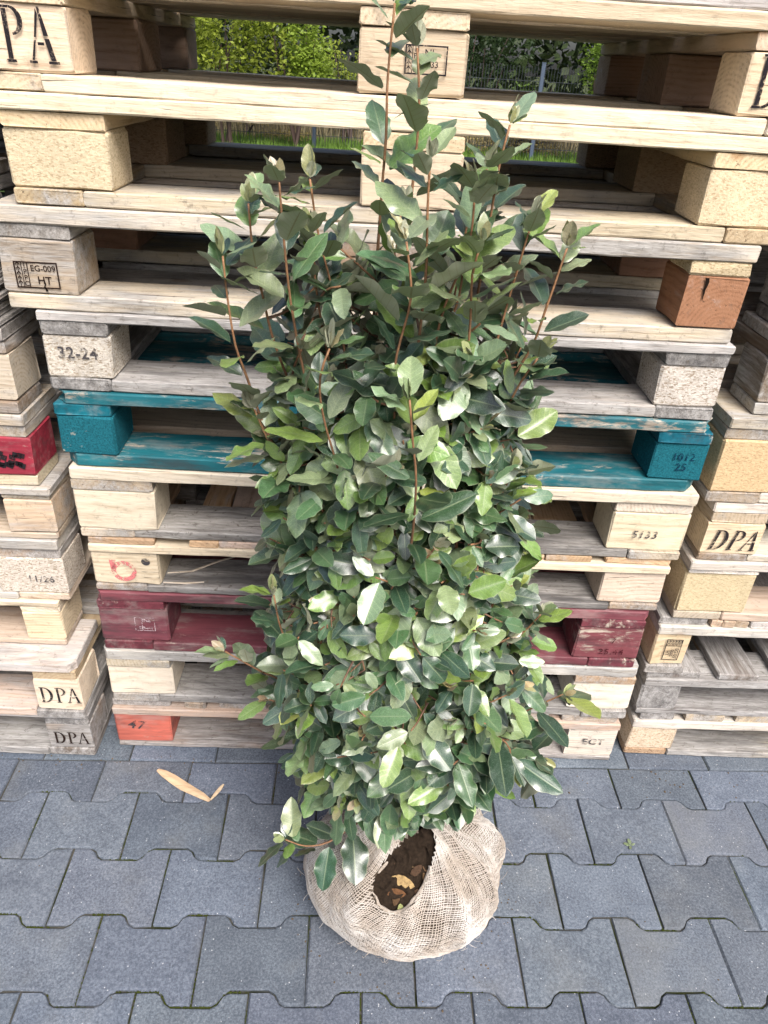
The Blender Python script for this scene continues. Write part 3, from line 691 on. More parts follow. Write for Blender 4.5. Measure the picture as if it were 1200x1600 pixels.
# ------------------------------------------------------------------ shrub materials
def leaf_mat(name, top):
    t = NT(name)
    uv = t.n('ShaderNodeUVMap'); uv.uv_map = 'UVMap'
    at_ = t.n('ShaderNodeAttribute'); at_.attribute_name = 'tint'
    oi = t.n('ShaderNodeObjectInfo')
    tc = t.n('ShaderNodeTexCoord')
    sx = t.n('ShaderNodeSeparateXYZ'); t.l(uv.outputs[0], sx.inputs[0])
    u, v = sx.outputs[0], sx.outputs[1]                     # u along the blade, v across (-1..1)
    av = t.math('ABSOLUTE', t.math('MULTIPLY_ADD', v, 2.0, -1.0))
    base = t.mix(1.0, at_.outputs['Color'], oi.outputs['Color'], 'MULTIPLY')
    # side veins running forward from the midrib
    vein = t.math('SINE', t.math('MULTIPLY', t.math('SUBTRACT', u, t.math('MULTIPLY', av, 0.16)), 50.0))
    vein = t.sstep(vein, 0.80, 1.0)
    mid = t.sstep(av, 0.085, 0.02)
    vec = t.n('ShaderNodeVectorMath', operation='ADD'); t.l(tc.outputs['Object'], vec.inputs[0])
    cb = t.n('ShaderNodeCombineXYZ'); t.l(t.math('MULTIPLY', oi.outputs['Random'], 13.0), cb.inputs[0]); t.l(cb.outputs[0], vec.inputs[1])
    n1 = t.noise(vec.outputs[0], 1100, 3, 0.7); n2 = t.noise(vec.outputs[0], 45, 3, 0.6)
    rim = t.sstep(av, 0.90, 0.99)
    if top:
        c = t.mix(1.0, base, t.ramp(n2, [(0.3, (0.72, 0.74, 0.72)), (0.7, (1.25, 1.22, 1.15))]), 'MULTIPLY')
        c = t.mix(t.math('MULTIPLY', vein, 0.26), c, t.mix(1.0, base, (2.2, 2.0, 1.8, 1), 'MULTIPLY'))
        # silvery scales scattered over the blade
        sc = t.math('MULTIPLY', t.sstep(n1, 0.52, 0.64), t.math('MULTIPLY_ADD', t.sstep(n2, 0.44, 0.66), 0.7, 0.10))
        c = t.mix(t.math('MULTIPLY', sc, 0.85), c, (0.46, 0.52, 0.48, 1))
        n3 = t.noise(vec.outputs[0], 160, 2, 0.5); c = t.mix(t.math('MULTIPLY', t.sstep(n3, 0.70, 0.76), 0.8), c, (0.10, 0.06, 0.025, 1))      # brown specks
        c = t.mix(t.math('MULTIPLY', mid, 0.42), c, (0.30, 0.36, 0.20, 1))
        c = t.mix(t.math('MULTIPLY', rim, 0.38), c, (0.40, 0.42, 0.28, 1))
        t.l(t.math('MULTIPLY_ADD', sc, 0.25, t.math('MULTIPLY_ADD', n2, 0.22, 0.24)), t.b.inputs['Roughness'])
        t.b.inputs['Specular IOR Level'].default_value = 1.0
        t.b.inputs['Coat Weight'].default_value = 0.8; t.b.inputs['Coat Roughness'].default_value = 0.36; t.b.inputs['Coat IOR'].default_value = 1.6
        t.bump(t.math('ADD', t.math('MULTIPLY', n2, 0.6), t.math('SUBTRACT', t.math('MULTIPLY', vein, -0.5), mid)), 0.22, 0.0011)
        t.fin(c); trc = t.mix(1.0, c, (1.3, 1.7, 0.5, 1), 'MULTIPLY')
    else:
        c = t.mix(0.88, base, (0.52, 0.54, 0.42, 1))
        c = t.mix(1.0, c, t.ramp(n1, [(0.3, (0.82, 0.8, 0.76)), (0.7, (1.12, 1.12, 1.12))]), 'MULTIPLY')
        c = t.mix(t.math('MULTIPLY', t.math('MAXIMUM', mid, t.math('MULTIPLY', vein, 0.3)), 0.6), c, (0.26, 0.20, 0.10, 1))
        t.fin(c, 0.55, 0.35); trc = t.mix(1.0, c, (0.85, 0.98, 0.55, 1), 'MULTIPLY')
    tr = t.n('ShaderNodeBsdfTranslucent'); t.l(trc, tr.inputs[0]); mx = t.n('ShaderNodeMixShader'); mx.inputs[0].default_value = 0.16 if top else 0.34
    t.l(t.b.outputs[0], mx.inputs[1]); t.l(tr.outputs[0], mx.inputs[2]); t.l(mx.outputs[0], t.out.inputs[0])
    return t.m
LEAF_T = leaf_mat('leaf_upper', True); LEAF_U = leaf_mat('leaf_underside', False)
def bark_mat():
    t = NT('bark'); at_ = t.n('ShaderNodeAttribute'); at_.attribute_name = 'tint'; tc = t.n('ShaderNodeTexCoord')
    n = t.noise(tc.outputs['Object'], 260, 4, 0.65)
    c = t.mix(1.0, at_.outputs['Color'], t.ramp(n, [(0.3, (0.6, 0.58, 0.55)), (0.7, (1.35, 1.3, 1.25))]), 'MULTIPLY')
    t.bump(n, 0.4, 0.001)
    return t.fin(c, 0.6, 0.3)
BARK = bark_mat()

# ------------------------------------------------------------------ leaf blades
def blade(L, W, nu, nv, fold, droop, wave, ph, curl, twist=0.0, petiole=True):
    """closed thin blade along +X, upper side +Z; returns verts, faces, material index, uv per vertex"""
    V = []; Fc = []; mi = []; uv = []
    us = [i / nu for i in range(nu + 1)]
    pl = 0.10 * L if petiole else 0
    th = 0.0004
    for side in (1, -1):
        for u in us:
            hw = W / 2 * ((math.sin(math.pi * u ** 0.95)) ** 0.62 if 0 < u < 1 else 0.0)
            if u == 0: hw = W * .02
            if u == 1: hw = W * .008
            for j in range(nv + 1):
                v = -1 + 2 * j / nv
                edge = abs(v) ** 3
                x = pl + u * L - (1 - abs(v)) * 0 + 0.012 * L * edge * math.sin(u * 17 + ph)
                y = v * hw * (1 + 0.05 * edge * math.sin(u * 23 + ph * 2 + (1.7 if v > 0 else 0)))
                z = fold * abs(v) * hw - droop * L * (u ** 2) + wave * W * edge * math.sin(u * 15 + ph + (2.1 if v > 0 else 0)) * math.sin(math.pi * u) + curl * hw * v * v
                z += twist * v * hw * u
                V.append((x, y, z + side * th * (0.0 if abs(v) == 1 or u in (0, 1) else 1.0))); uv.append((u, (v + 1) / 2))
    n = nv + 1; half = (nu + 1) * n
    for i in range(nu):
        for j in range(nv):
            a = i * n + j
            Fc.append((a, a + n, a + n + 1, a + 1)); mi.append(0)
            b = half + a
            Fc.append((b, b + 1, b + n + 1, b + n)); mi.append(1)
    if petiole:
        b = len(V); r = .0011
        for x in (-.004, pl + .02 * L):
            for k in range(4):
                a = k * math.pi / 2; V.append((x, r * math.cos(a), r * math.sin(a) - .0006)); uv.append((0, .5))
        for k in range(4):
            Fc.append((b + k, b + (k + 1) % 4, b + 4 + (k + 1) % 4, b + 4 + k)); mi.append(1)
    return V, Fc, mi, uv
def finish_leaf(name, V, Fc, mi, uv, tint=None):
    m = mesh(name, V, Fc, [LEAF_T, LEAF_U], mi, True)
    ul = m.uv_layers.new(name='UVMap')
    lv = np.empty(len(m.loops), dtype=np.int32); m.loops.foreach_get('vertex_index', lv)
    ul.data.foreach_set('uv', np.asarray(uv, dtype=np.float32)[lv].ravel())
    ca = m.color_attributes.new('tint', 'FLOAT_COLOR', 'POINT')
    ca.data.foreach_set('color', np.ones(len(V) * 4, dtype=np.float32) if tint is None else np.asarray(tint, dtype=np.float32).ravel())
    return m
rl = random.Random(21); UL = rl.uniform
SHAPES = []
for k in range(14):
    prm = dict(fold=UL(.08, .38), droop=UL(-.08, .20), wave=UL(.03, .115), ph=UL(0, 6.28), curl=UL(-.30, .10), twist=UL(-.2, .2))
    wd = UL(.43, .60)
    hi = blade(1.0, wd, 14, 8, petiole=True, **prm); lo = blade(1.0, wd, 8, 6, petiole=True, **prm)
    SHAPES.append((hi, lo))
LEAF_ME = [finish_leaf('leaf', [(x, y, z) for x, y, z in h[0]], h[1], h[2], h[3]) for h, _ in SHAPES]

# ------------------------------------------------------------------ shoots: control points as (px, py, depth y)
BASE = Vector((0.048, -0.345, 0.205))
def cr(pts, step=0.012):
    P = [Vector(p_) for p_ in pts]; P = [P[0] * 2 - P[1]] + P + [P[-1] * 2 - P[-2]]
    out = []
    for i in range(1, len(P) - 2):
        n = max(2, int((P[i + 1] - P[i]).length / step))
        for k in range(n):
            t_ = k / n; a, b, c, d = P[i - 1], P[i], P[i + 1], P[i + 2]
            out.append(0.5 * ((2 * b) + (c - a) * t_ + (2 * a - 5 * b + 4 * c - d) * t_ * t_ + (3 * b - a - 3 * c + d) * t_ ** 3))
    out.append(P[-2]); return out
TWIG_N = Vector((.25, .135, .07)); TWIG_O = Vector((.075, .052, .046))
def tube(V, Fc, C, pts, ra, rb, k=5, old=1.0, new=0.0):
    n = len(pts); b0 = len(V); ref = Vector((0.3, 0.9, 0.2))
    for i, p_ in enumerate(pts):
        d = (pts[min(i + 1, n - 1)] - pts[max(i - 1, 0)]).normalized(); s = d.cross(ref).normalized(); q = s.cross(d)
        f_ = i / (n - 1); r = ra + (rb - ra) * f_ ** .75
        cl = TWIG_O.lerp(TWIG_N, min(1, max(0, old + (new - old) * f_)))
        for j in range(k):
            a = 6.2832 * j / k; V.append(tuple(p_ + (s * math.cos(a) + q * math.sin(a)) * r * UL(.9, 1.1))); C.append((*cl, 1))
    for i in range(n - 1):
        for j in range(k):
            Fc.append((b0 + i * k + j, b0 + i * k + (j + 1) % k, b0 + (i + 1) * k + (j + 1) % k, b0 + (i + 1) * k + j))
    Fc.append(tuple(b0 + (n - 1) * k + j for j in range(k)))

ENV = [  # outline of the bush: height, left x, right x, front y, back y
    (.22, -.02, .10, -.37, -.28), (.30, -.085, .135, -.39, -.24), (.36, -.125, .185, -.425, -.19), (.45, -.160, .235, -.475, -.15), (.53, -.172, .235, -.51, -.13), (.66, -.172, .212, -.535, -.12),
    (.775, -.160, .195, -.53, -.13), (.87, -.145, .180, -.52, -.14), (.965, -.150, .165, -.51, -.16), (1.045, -.145, .150, -.49, -.19), (1.12, -.138, .138, -.47, -.22), (1.19, -.105, .110, -.45, -.26), (1.26, -.055, .075, -.42, -.29), (1.42, -.045, .02, -.40, -.33)]
def env(z):
    if z <= ENV[0][0]: return ENV[0][1:]
    for a, b in zip(ENV, ENV[1:]):
        if a[0] <= z <= b[0]:
            t_ = (z - a[0]) / (b[0] - a[0]); return tuple(a[i] + (b[i] - a[i]) * t_ for i in range(1, 5))
    return ENV[-1][1:]
def env_pt(z, ang, f_):
    l_, r_, fr, bk = env(z); cx, cy = (l_ + r_) / 2, (fr + bk) / 2
    return Vector((cx + math.cos(ang) * f_ * (r_ - l_) / 2, cy + math.sin(ang) * f_ * (bk - fr) / 2, z))
def outside(q):
    l_, r_, fr, bk = env(q.z)
    return math.hypot((q.x - (l_ + r_) / 2) / ((r_ - l_) / 2), (q.y - (fr + bk) / 2) / ((bk - fr) / 2))

SHOOTS = [   # tips first, as seen in the photograph; (px, py, y)
    [(617, 5, -.37), (606, 120, -.37), (603, 215, -.37), (595, 320, -.36), (585, 480, -.35), (580, 650, -.34), (600, 900, -.33)],
    [(652, 75, -.36), (655, 160, -.36), (650, 240, -.36), (640, 340, -.36), (632, 500, -.35), (625, 700, -.34), (615, 900, -.33)],
    [(436, 285, -.44), (446, 400, -.44), (454, 470, -.43), (470, 560, -.42), (495, 660, -.41), (530, 780, -.39), (570, 950, -.37)],
    [(388, 318, -.40), (396, 400, -.40), (410, 460, -.40), (430, 540, -.39), (470, 640, -.38), (520, 760, -.37)],
    [(348, 400, -.42), (356, 470, -.42), (368, 540, -.42), (386, 590, -.41), (415, 670, -.41), (455, 745, -.40), (520, 870, -.38)],
    [(672, 250, -.46), (668, 330, -.46), (666, 420, -.455), (658, 500, -.45), (650, 580, -.44), (645, 700, -.43), (636, 850, -.40)],
    [(797, 195, -.37), (781, 255, -.37), (768, 330, -.37), (757, 400, -.37), (735, 520, -.36), (700, 700, -.35), (660, 900, -.34)],
    [(832, 345, -.41), (815, 400, -.41), (800, 450, -.40), (780, 520, -.40), (750, 620, -.39), (710, 760, -.37)],
    [(886, 388, -.42), (868, 440, -.42), (852, 485, -.42), (832, 540, -.41), (795, 600, -.40), (755, 680, -.39), (710, 800, -.38)],
    [(752, 380, -.48), (738, 430, -.47), (735, 500, -.46), (728, 570, -.45), (712, 660, -.43), (690, 760, -.41)],
    [(840, 560, -.44), (815, 595, -.44), (790, 640, -.43), (750, 710, -.42), (700, 850, -.40)],
    [(640, 625, -.53), (645, 690, -.53), (650, 750, -.525), (645, 830, -.50), (630, 930, -.46)],
    [(515, 545, -.50), (500, 590, -.50), (505, 650, -.49), (530, 740, -.47), (560, 860, -.44)],
    [(398, 640, -.42), (420, 690, -.42), (450, 740, -.41), (500, 830, -.40)],
    [(352, 1018, -.40), (400, 1045, -.40), (460, 1080, -.39), (540, 1180, -.37)],
    [(428, 930, -.45), (440, 985, -.45), (470, 1040, -.44), (540, 1150, -.40)],
    [(880, 1085, -.42), (835, 1105, -.42), (770, 1140, -.41), (700, 1220, -.38)],
    [(845, 1185, -.45), (815, 1172, -.45), (760, 1170, -.44), (690, 1240, -.40)],
    [(800, 1195, -.48), (790, 1160, -.48), (740, 1150, -.46), (680, 1235, -.41)],
    [(446, 1312, -.42), (478, 1322, -.42), (515, 1315, -.41), (560, 1285, -.38)],
    [(845, 960, -.42), (815, 990, -.42), (770, 1020, -.41), (710, 1100, -.38)],
    [(800, 740, -.44), (770, 800, -.44), (735, 880, -.43), (690, 1000, -.40)],
]
rs_ = random.Random(77)
for k in range(8):
    tx, ty, yd = rs_.uniform(455, 815), rs_.uniform(250, 400), rs_.uniform(-.49, -.30); bx = 600 + (tx - 600) * .25
    SHOOTS.append([(tx, ty, yd), (tx - (tx - bx) * .18 + rs_.uniform(-12, 12), ty + 90, yd + .003), (tx - (tx - bx) * .42 + rs_.uniform(-12, 12), ty + 200, yd + .01), (tx - (tx - bx) * .7, ty + 330, yd * .8 - .07), (bx, 930, yd * .5 - .17)])
stems = []        # (points root -> tip, r0, r1, kind)
for sh in SHOOTS:
    P = [at(*q) for q in reversed(sh)]
    b = BASE + Vector((UL(-.03, .03), UL(-.03, .03), UL(-.01, .02)))
    k0 = P[0]; mids = [b.lerp(k0, .45) + Vector((UL(-.015, .015), UL(-.015, .015), .03 if k0.z > .5 else .0))]
    stems.append((cr([b] + mids + P), .0050 if len(sh) > 5 else .0036, .0011, 'shoot'))
for k in range(20):
    ang = 6.2832 * (k * .618 % 1); f_ = UL(.35, .85); h = UL(.60, 1.16)
    if k % 4 == 0: h = UL(.42, .6)
    pts = [BASE + Vector((UL(-.03, .03), UL(-.03, .03), 0))]
    for q in (.25, .5, .75, 1.0):
        z = .20 + (h - .20) * q; pts.append(env_pt(z, ang + UL(-.25, .25), f_ * min(1, .35 + q)) + Vector((UL(-.01, .01), UL(-.01, .01), 0)))
    stems.append((cr(pts), .0050, .0015, 'fill'))

# ------------------------------------------------------------------ leaves
leaves = []       # (pos, dir, normal, length, shape, tint)
DARK = (.017, .058, .022); MID = (.060, .138, .048); OLIVE = (.190, .265, .130); FRESH = (.145, .250, .045); LIME = (.26, .34, .07); BUD = (.42, .36, .20)
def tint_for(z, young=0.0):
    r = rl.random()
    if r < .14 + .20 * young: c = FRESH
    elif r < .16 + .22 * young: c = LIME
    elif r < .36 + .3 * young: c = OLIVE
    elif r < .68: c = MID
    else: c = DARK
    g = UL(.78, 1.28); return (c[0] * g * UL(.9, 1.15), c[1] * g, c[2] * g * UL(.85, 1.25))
def add_leaf(p_, d, n, L, tint=None, z=0, young=0.0):
    d = d.normalized(); n = n - d * n.dot(d)
    if n.length < 1e-3: n = Vector((0, 0, 1)) - d * d.z
    leaves.append((p_, d, n.normalized(), L, rl.randrange(len(SHAPES)), tint or tint_for(p_.z, young)))
def outward(p_):
    l_, r_, fr, bk = env(p_.z); v = Vector((p_.x - (l_ + r_) / 2, p_.y - (fr + bk) / 2, 0))
    return v.normalized() if v.length > 1e-4 else Vector((0, -1, 0))
stem_data = []
for si, (pts, ra, rb, kind) in enumerate(stems):
    V, Fc, C = [], [], []
    top = pts[-1].z
    tube(V, Fc, C, pts, ra, rb, 6, 0.0 if top < .7 else -.9, 1.0)
    acc = 0.0; az = UL(0, 6.28); nextd = UL(.01, .03); nextt = UL(.03, .06); acct = 0
    N = len(pts)
    for i in range(1, N):
        seg = (pts[i] - pts[i - 1]).length; acc += seg; acct += seg
        p_ = pts[i]; fr_ = i / N
        if p_.z < .34 and (kind == 'fill' or (pts[-1] - p_).length > .13): continue
        d = (pts[i] - pts[i - 1]).normalized()
        out = outward(p_); depth_in = outside(p_)
        free = kind == 'shoot' and depth_in > .80 or p_.z > 1.12
        tipd = (pts[-1] - p_).length
        low = 16 <= si <= 19
        if acc > nextd and (depth_in > .55 or free):
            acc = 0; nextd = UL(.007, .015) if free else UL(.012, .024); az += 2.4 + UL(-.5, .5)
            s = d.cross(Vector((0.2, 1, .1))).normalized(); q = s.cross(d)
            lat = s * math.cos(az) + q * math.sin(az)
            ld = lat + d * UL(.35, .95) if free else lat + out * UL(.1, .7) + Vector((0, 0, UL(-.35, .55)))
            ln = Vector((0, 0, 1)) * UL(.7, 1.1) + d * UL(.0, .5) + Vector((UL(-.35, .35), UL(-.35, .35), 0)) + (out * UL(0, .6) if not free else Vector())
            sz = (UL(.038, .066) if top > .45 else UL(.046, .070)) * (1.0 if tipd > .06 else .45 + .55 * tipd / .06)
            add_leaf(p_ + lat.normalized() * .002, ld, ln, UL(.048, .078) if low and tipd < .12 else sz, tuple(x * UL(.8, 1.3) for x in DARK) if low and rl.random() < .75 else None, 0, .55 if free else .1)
        if acct > nextt and tipd > .05 and not (free and p_.z > 1.15):
            acct = 0; nextt = UL(.016, .030)
            a2 = UL(0, 6.28); lat = Vector((math.cos(a2), math.sin(a2), 0)); lat = (lat + out * UL(.2, 1.4)).normalized()
            tl = UL(.03, .095); td_ = (lat + Vector((0, 0, UL(-.1, .9)))).normalized()
            T = [p_, p_ + td_ * tl * .5 + Vector((0, 0, UL(-.006, .010))), p_ + td_ * tl + Vector((UL(-.01, .01), UL(-.01, .01), UL(0, .02)))]
            if outside(T[2]) > 1.06: continue
            TT = cr(T, .02); tube(V, Fc, C, TT, .0019, .0011, 4, .2, .95)
            nl = int(3 + tl / .013); az2 = UL(0, 6.28)
            for j in range(nl):
                f_ = (j + .8) / nl; pp = T[0].lerp(T[2], f_) if j < nl - 1 else T[2]
                az2 += 2.4 + UL(-.4, .4); s = td_.cross(Vector((0.1, .2, 1))).normalized(); q = s.cross(td_)
                l2 = s * math.cos(az2) + q * math.sin(az2)
                o2 = outward(pp)
                ld = l2 * UL(.6, 1.0) + td_ * UL(.2, .9) + Vector((0, 0, UL(-.5, .25)))
                ln = o2 * UL(.35, 1.1) + Vector((0, 0, UL(.45, 1.1))) + Vector((UL(-.4, .4), UL(-.4, .4), UL(-.2, .2)))
                hi_ = UL(.022, .054) * (1.10 if pp.z < .6 else 1.0)
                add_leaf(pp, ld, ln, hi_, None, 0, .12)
            if rl.random() < .30:
                for j in range(3):
                    add_leaf(T[2], td_ + Vector((UL(-.5, .5), UL(-.5, .5), UL(0, .6))), Vector((UL(-1, 1), UL(-1, 1), 1)), UL(.014, .026), tuple(x * UL(.8, 1.15) for x in BUD))
    # tip: a few small pale unfolding leaves
    d = (pts[-1] - pts[-4]).normalized()
    for j in range(4):
        add_leaf(pts[-1], d + Vector((UL(-.45, .45), UL(-.45, .45), UL(0, .3))), Vector((UL(-1, 1), UL(-1, 1), .4)), UL(.014, .028), tuple(x * UL(.75, 1.1) for x in (.30, .30, .15)))
    if kind == 'shoot':
        for j in range(3):
            a2 = UL(0, 6.28); add_leaf(pts[-1] - d * .012 * j, d * UL(.3, .9) + Vector((math.cos(a2), math.sin(a2), .1)), Vector((0, 0, 1)) + d * .3, UL(.028, .046), None, 0, .8)
    stem_data.append((V, Fc, C))
# shell of leaves that closes the face of the bush, each on its own short stalk
stalks = ([], [], [])
for k in range(1900):
    z = .33 + (1.10 - .33) * rl.random(); ang = UL(math.pi * .92, math.pi * 2.08)
    pp = env_pt(z, ang, UL(.60, .96))
    cl_ = mnoise.noise(pp * 17.0 + Vector((3, 1, 7)))
    if cl_ < rl.uniform(-.25, .18): continue
    pp = env_pt(z, ang, min(1.0, UL(.62, .90) + .22 * cl_)); o2 = outward(pp)
    side = o2.cross(Vector((0, 0, 1)))
    ld = side * UL(-1, 1) + Vector((0, 0, UL(-.9, .5))) + o2 * UL(-.05, .45)
    ln = o2 * UL(.6, 1.2) + Vector((0, 0, UL(.5, 1.2))) + Vector((UL(-.3, .3), UL(-.3, .3), 0))
    add_leaf(pp, ld, ln, UL(.026, .060), None, 0, .14)
    V, Fc, C = stalks
    tube(V, Fc, C, [pp - ld.normalized() * .028 - o2 * .03, pp - ld.normalized() * .010 - o2 * .008, pp], .0015, .0010, 4, .1, .8)

# which leaves show largest: splat all blades into a small depth buffer
GW, GH = 300, 400
zb_ = np.full((GH, GW), 9.0); idb = np.full((GH, GW), -1, dtype=int)
cam3 = np.array([tuple(RT), tuple(UP), tuple(FW)]); cpos = np.array(tuple(CAM))
smp = [np.array(h[0][: 15 * 9]) for h, _ in SHAPES]
frames = []
for li, (p_, d, n, L, sh, tint) in enumerate(leaves):
    y = n.cross(d); R = np.array([tuple(d), tuple(y), tuple(n)]).T * L
    frames.append(R)
    q = smp[sh] @ R.T + np.array(tuple(p_)) - cpos
    c = q @ cam3.T
    X = ((600 + F_PX * c[:, 0] / c[:, 2]) / 4).astype(int); Y = ((800 - F_PX * c[:, 1] / c[:, 2]) / 4).astype(int)
    ok = (X >= 0) & (X < GW) & (Y >= 0) & (Y < GH)
    for x, yy, zd in zip(X[ok], Y[ok], c[ok, 2]):
        if zd < zb_[yy, x]: zb_[yy, x] = zd; idb[yy, x] = li
cnt = np.bincount(idb[idb >= 0], minlength=len(leaves))
single = set(np.argsort(-cnt)[:300].tolist())

shrub = tag(obj('shrub', None, None, tuple((BASE.x, BASE.y, 0))), 'tall evergreen shrub with glossy silvery green leaves, root ball wrapped in burlap netting', 'shrub')
sl_ = shrub.location
for V, Fc, C in stem_data + [stalks]:
    me = mesh('stem', [(x - sl_.x, y - sl_.y, z) for x, y, z in V], Fc, [BARK], None, True)
    ca = me.color_attributes.new('tint', 'FLOAT_COLOR', 'POINT'); ca.data.foreach_set('color', np.asarray(C, dtype=np.float32).ravel())
    so_ = obj('stem' if V is not stalks[0] else 'twigs', me, shrub)
    if V is stalks[0]: so_['kind'] = 'stuff'
fv, ff, fm, fuv, ft = [], [], [], [], []; off = 0
for li, (p_, d, n, L, sh, tint) in enumerate(leaves):
    R = frames[li]
    if li in single:
        o = obj('leaf', LEAF_ME[sh], shrub)
        m4 = Matrix([[*R[i], tuple(p_)[i] - tuple(sl_)[i]] for i in range(3)] + [[0, 0, 0, 1]])
        o.matrix_local = m4; o.color = (*tint, 1)
    else:
        lo = SHAPES[sh][1]; q = np.array(lo[0]) @ R.T + np.array(tuple(p_ - sl_))
        fv.append(q); ff += [tuple(i + off for i in f) for f in lo[1]]; fm += lo[2]; fuv += lo[3]; ft += [(*tint, 1)] * len(q); off += len(q)
fol = obj('foliage', finish_leaf('foliage', np.concatenate(fv).tolist(), ff, fm, fuv, ft), shrub); fol['kind'] = 'stuff'
print('leaves', len(leaves), 'single min px', sorted(cnt)[-300])

# ------------------------------------------------------------------ root ball in burlap netting
BC = Vector((.068, -.343, .109)); BA = Vector((.180, .153, .120))
def ball(th, s, k=1.0):
    ph = -math.pi / 2 + s * math.pi
    cr_ = max(0.0, math.cos(ph)) ** (.86 if s < .5 else .66)
    f_ = max(0.0, min(1.0, (s - .30) / .6)); f_ = f_ * f_ * (3 - 2 * f_)
    pl = .034 * f_ * (math.sin(6 * th + 1.1) + .8 * math.sin(11 * th + .4) * (1.2 + .8 * math.cos(th + .5)) + .5 * math.sin(23 * th) * (1 + math.cos(th + .5)))
    lump = 1 + .085 * mnoise.noise(Vector((math.cos(th) * 1.6, math.sin(th) * 1.6, s * 3))) + .022 * mnoise.noise(Vector((math.cos(th) * 6, math.sin(th) * 6, s * 9)))
    r = cr_ * lump * (1 + pl) * k
    z = BC.z + BA.z * math.sin(ph) * k * (1 + .5 * pl)
    if s > .86: z += (s - .86) * .34
    return Vector((BC.x + BA.x * r * math.cos(th), BC.y + BA.y * r * math.sin(th), max(.0025, z)))
def hit(px, py):
    d = ray(px, py).normalized(); o = CAM - BC
    o = Vector((o.x / BA.x, o.y / BA.y, o.z / BA.z)); e = Vector((d.x / BA.x, d.y / BA.y, d.z / BA.z))
    A, B_, C_ = e.dot(e), 2 * o.dot(e), o.dot(o) - 1; q = B_ * B_ - 4 * A * C_
    return CAM + d * ((-B_ - math.sqrt(max(0, q))) / (2 * A))
H0, H1, H2, H3 = hit(636, 1358), hit(604, 1408), hit(600, 1345), hit(672, 1372)
E1 = (H0 - H1).normalized(); E2 = (H3 - H2); E2 = (E2 - E1 * E2.dot(E1)).normalized()
HA, HB = (H0 - H1).length * 1.24, (H3 - H2).length * .43
def hole(q, k=1.0):
    d = q - H0
    if d.length > .14: return 9
    u = d.dot(E1) / (HA * k); return math.hypot(u, d.dot(E2) / (HB * k * max(.3, 1 - .38 * u)))
SOIL = make_dirt('soil', (.002, .0016, .0013), (.040, .027, .018), (.010, .007, .0045), 22)
def cloth_mat(name, a, b, rough=.95):
    t = NT(name); tc = t.n('ShaderNodeTexCoord')
    n1 = t.noise(tc.outputs['Object'], 620, 3, .7); n2 = t.noise(tc.outputs['Object'], 13, 4, .65)
    c = t.mix(t.sstep(n2, .38, .66), (*a, 1), (*b, 1)); c = t.mix(1.0, c, t.ramp(n1, [(.3, (.6, .58, .55)), (.7, (1.25, 1.25, 1.25))]), 'MULTIPLY')
    t.bump(n1, .6, .0012)
    return t.fin(c, rough, .1)
JUTE = cloth_mat('jute_thread', (.42, .37, .32), (.60, .575, .545)); JUTE_IN = cloth_mat('jute_lining', (.06, .045, .032), (.34, .30, .25)); HEM = cloth_mat('jute_hem', (.34, .29, .24), (.50, .46, .42))
def grid_ball(k, nt, ns, cut, bump=0.0, seed=0):
    V, Fc, keep = [], [], []
    for j in range(ns + 1):
        for i in range(nt):
            q = ball(6.28319 * i / nt, .02 + .95 * j / ns, k)
            if bump: q += Vector((1, 1, 1)) * bump * mnoise.noise(q * 60) + (q - BC).normalized() * bump * mnoise.noise(q * 150)
            q.z = max(q.z, .002); V.append(q)
    for j in range(ns):
        for i in range(nt):
            a, b = j * nt + i, j * nt + (i + 1) % nt
            if cut and min(hole(V[a]), hole(V[b]), hole(V[a + nt])) < 1.0: continue
            Fc.append((a, b, b + nt, a + nt))
    return [tuple(v - sl_) for v in V], Fc
V, Fc = grid_ball(.905, 150, 80, False, .009)
rb_ = obj('root_ball', mesh('root_ball', V, Fc, [SOIL], None, True), shrub)
V, Fc = grid_ball(.972, 150, 84, True, .0012)
obj('lining', mesh('lining', V, Fc, [JUTE_IN], None, True), rb_)
nv_, nf_ = [], []
def strand(pts, r):
    run = []
    def flush():
        if len(run) > 2:
            b0 = len(nv_); n = len(run)
            for i, q in enumerate(run):
                d = (run[min(i + 1, n - 1)] - run[max(i - 1, 0)]).normalized(); o_ = (q - BC).normalized(); s = d.cross(o_).normalized(); o_ = s.cross(d)
                w_ = r * UL(.75, 1.3)
                for a, b in ((1.25, 0), (0, .8), (-1.25, 0), (0, -.8)): nv_.append(tuple(q + s * a * w_ + o_ * b * w_ - sl_))
            for i in range(n - 1):
                for k in range(4): nf_.append((b0 + i * 4 + k, b0 + i * 4 + (k + 1) % 4, b0 + i * 4 + 4 + (k + 1) % 4, b0 + i * 4 + 4 + k))
        run.clear()
    for q in pts:
        if hole(q) < 1.0 or q.z < .0035: flush()
        else: run.append(q)
    flush()
def warp(th, s):
    w1 = mnoise.noise(Vector((math.cos(th) * 2, math.sin(th) * 2, s * 4 + 5))); w2 = mnoise.noise(Vector((math.cos(th) * 2.4, math.sin(th) * 2.4, s * 4 + 15)))
    return th + .10 * w1, min(.985, max(.02, s + .035 * w2))
for k in range(250):
    t0 = 6.28319 * k / 250 + UL(-.006, .006)
    strand([ball(*warp(t0 + .75 * s, s), 1.0 + .003 * math.sin(i * 1.7 + k)) for i, s in ((i, .03 + .93 * i / 84) for i in range(85))], .00066)
for k in range(92):
    s0 = .06 + .90 * k / 92 + UL(-.002, .002)
    strand([ball(*warp(t_, s0 + .030 * math.sin(t_ * 2 + 1)), 1.002 + .003 * math.sin(i * 1.9 + k)) for i, t_ in ((i, 6.28319 * i / 200) for i in range(201))], .00064)
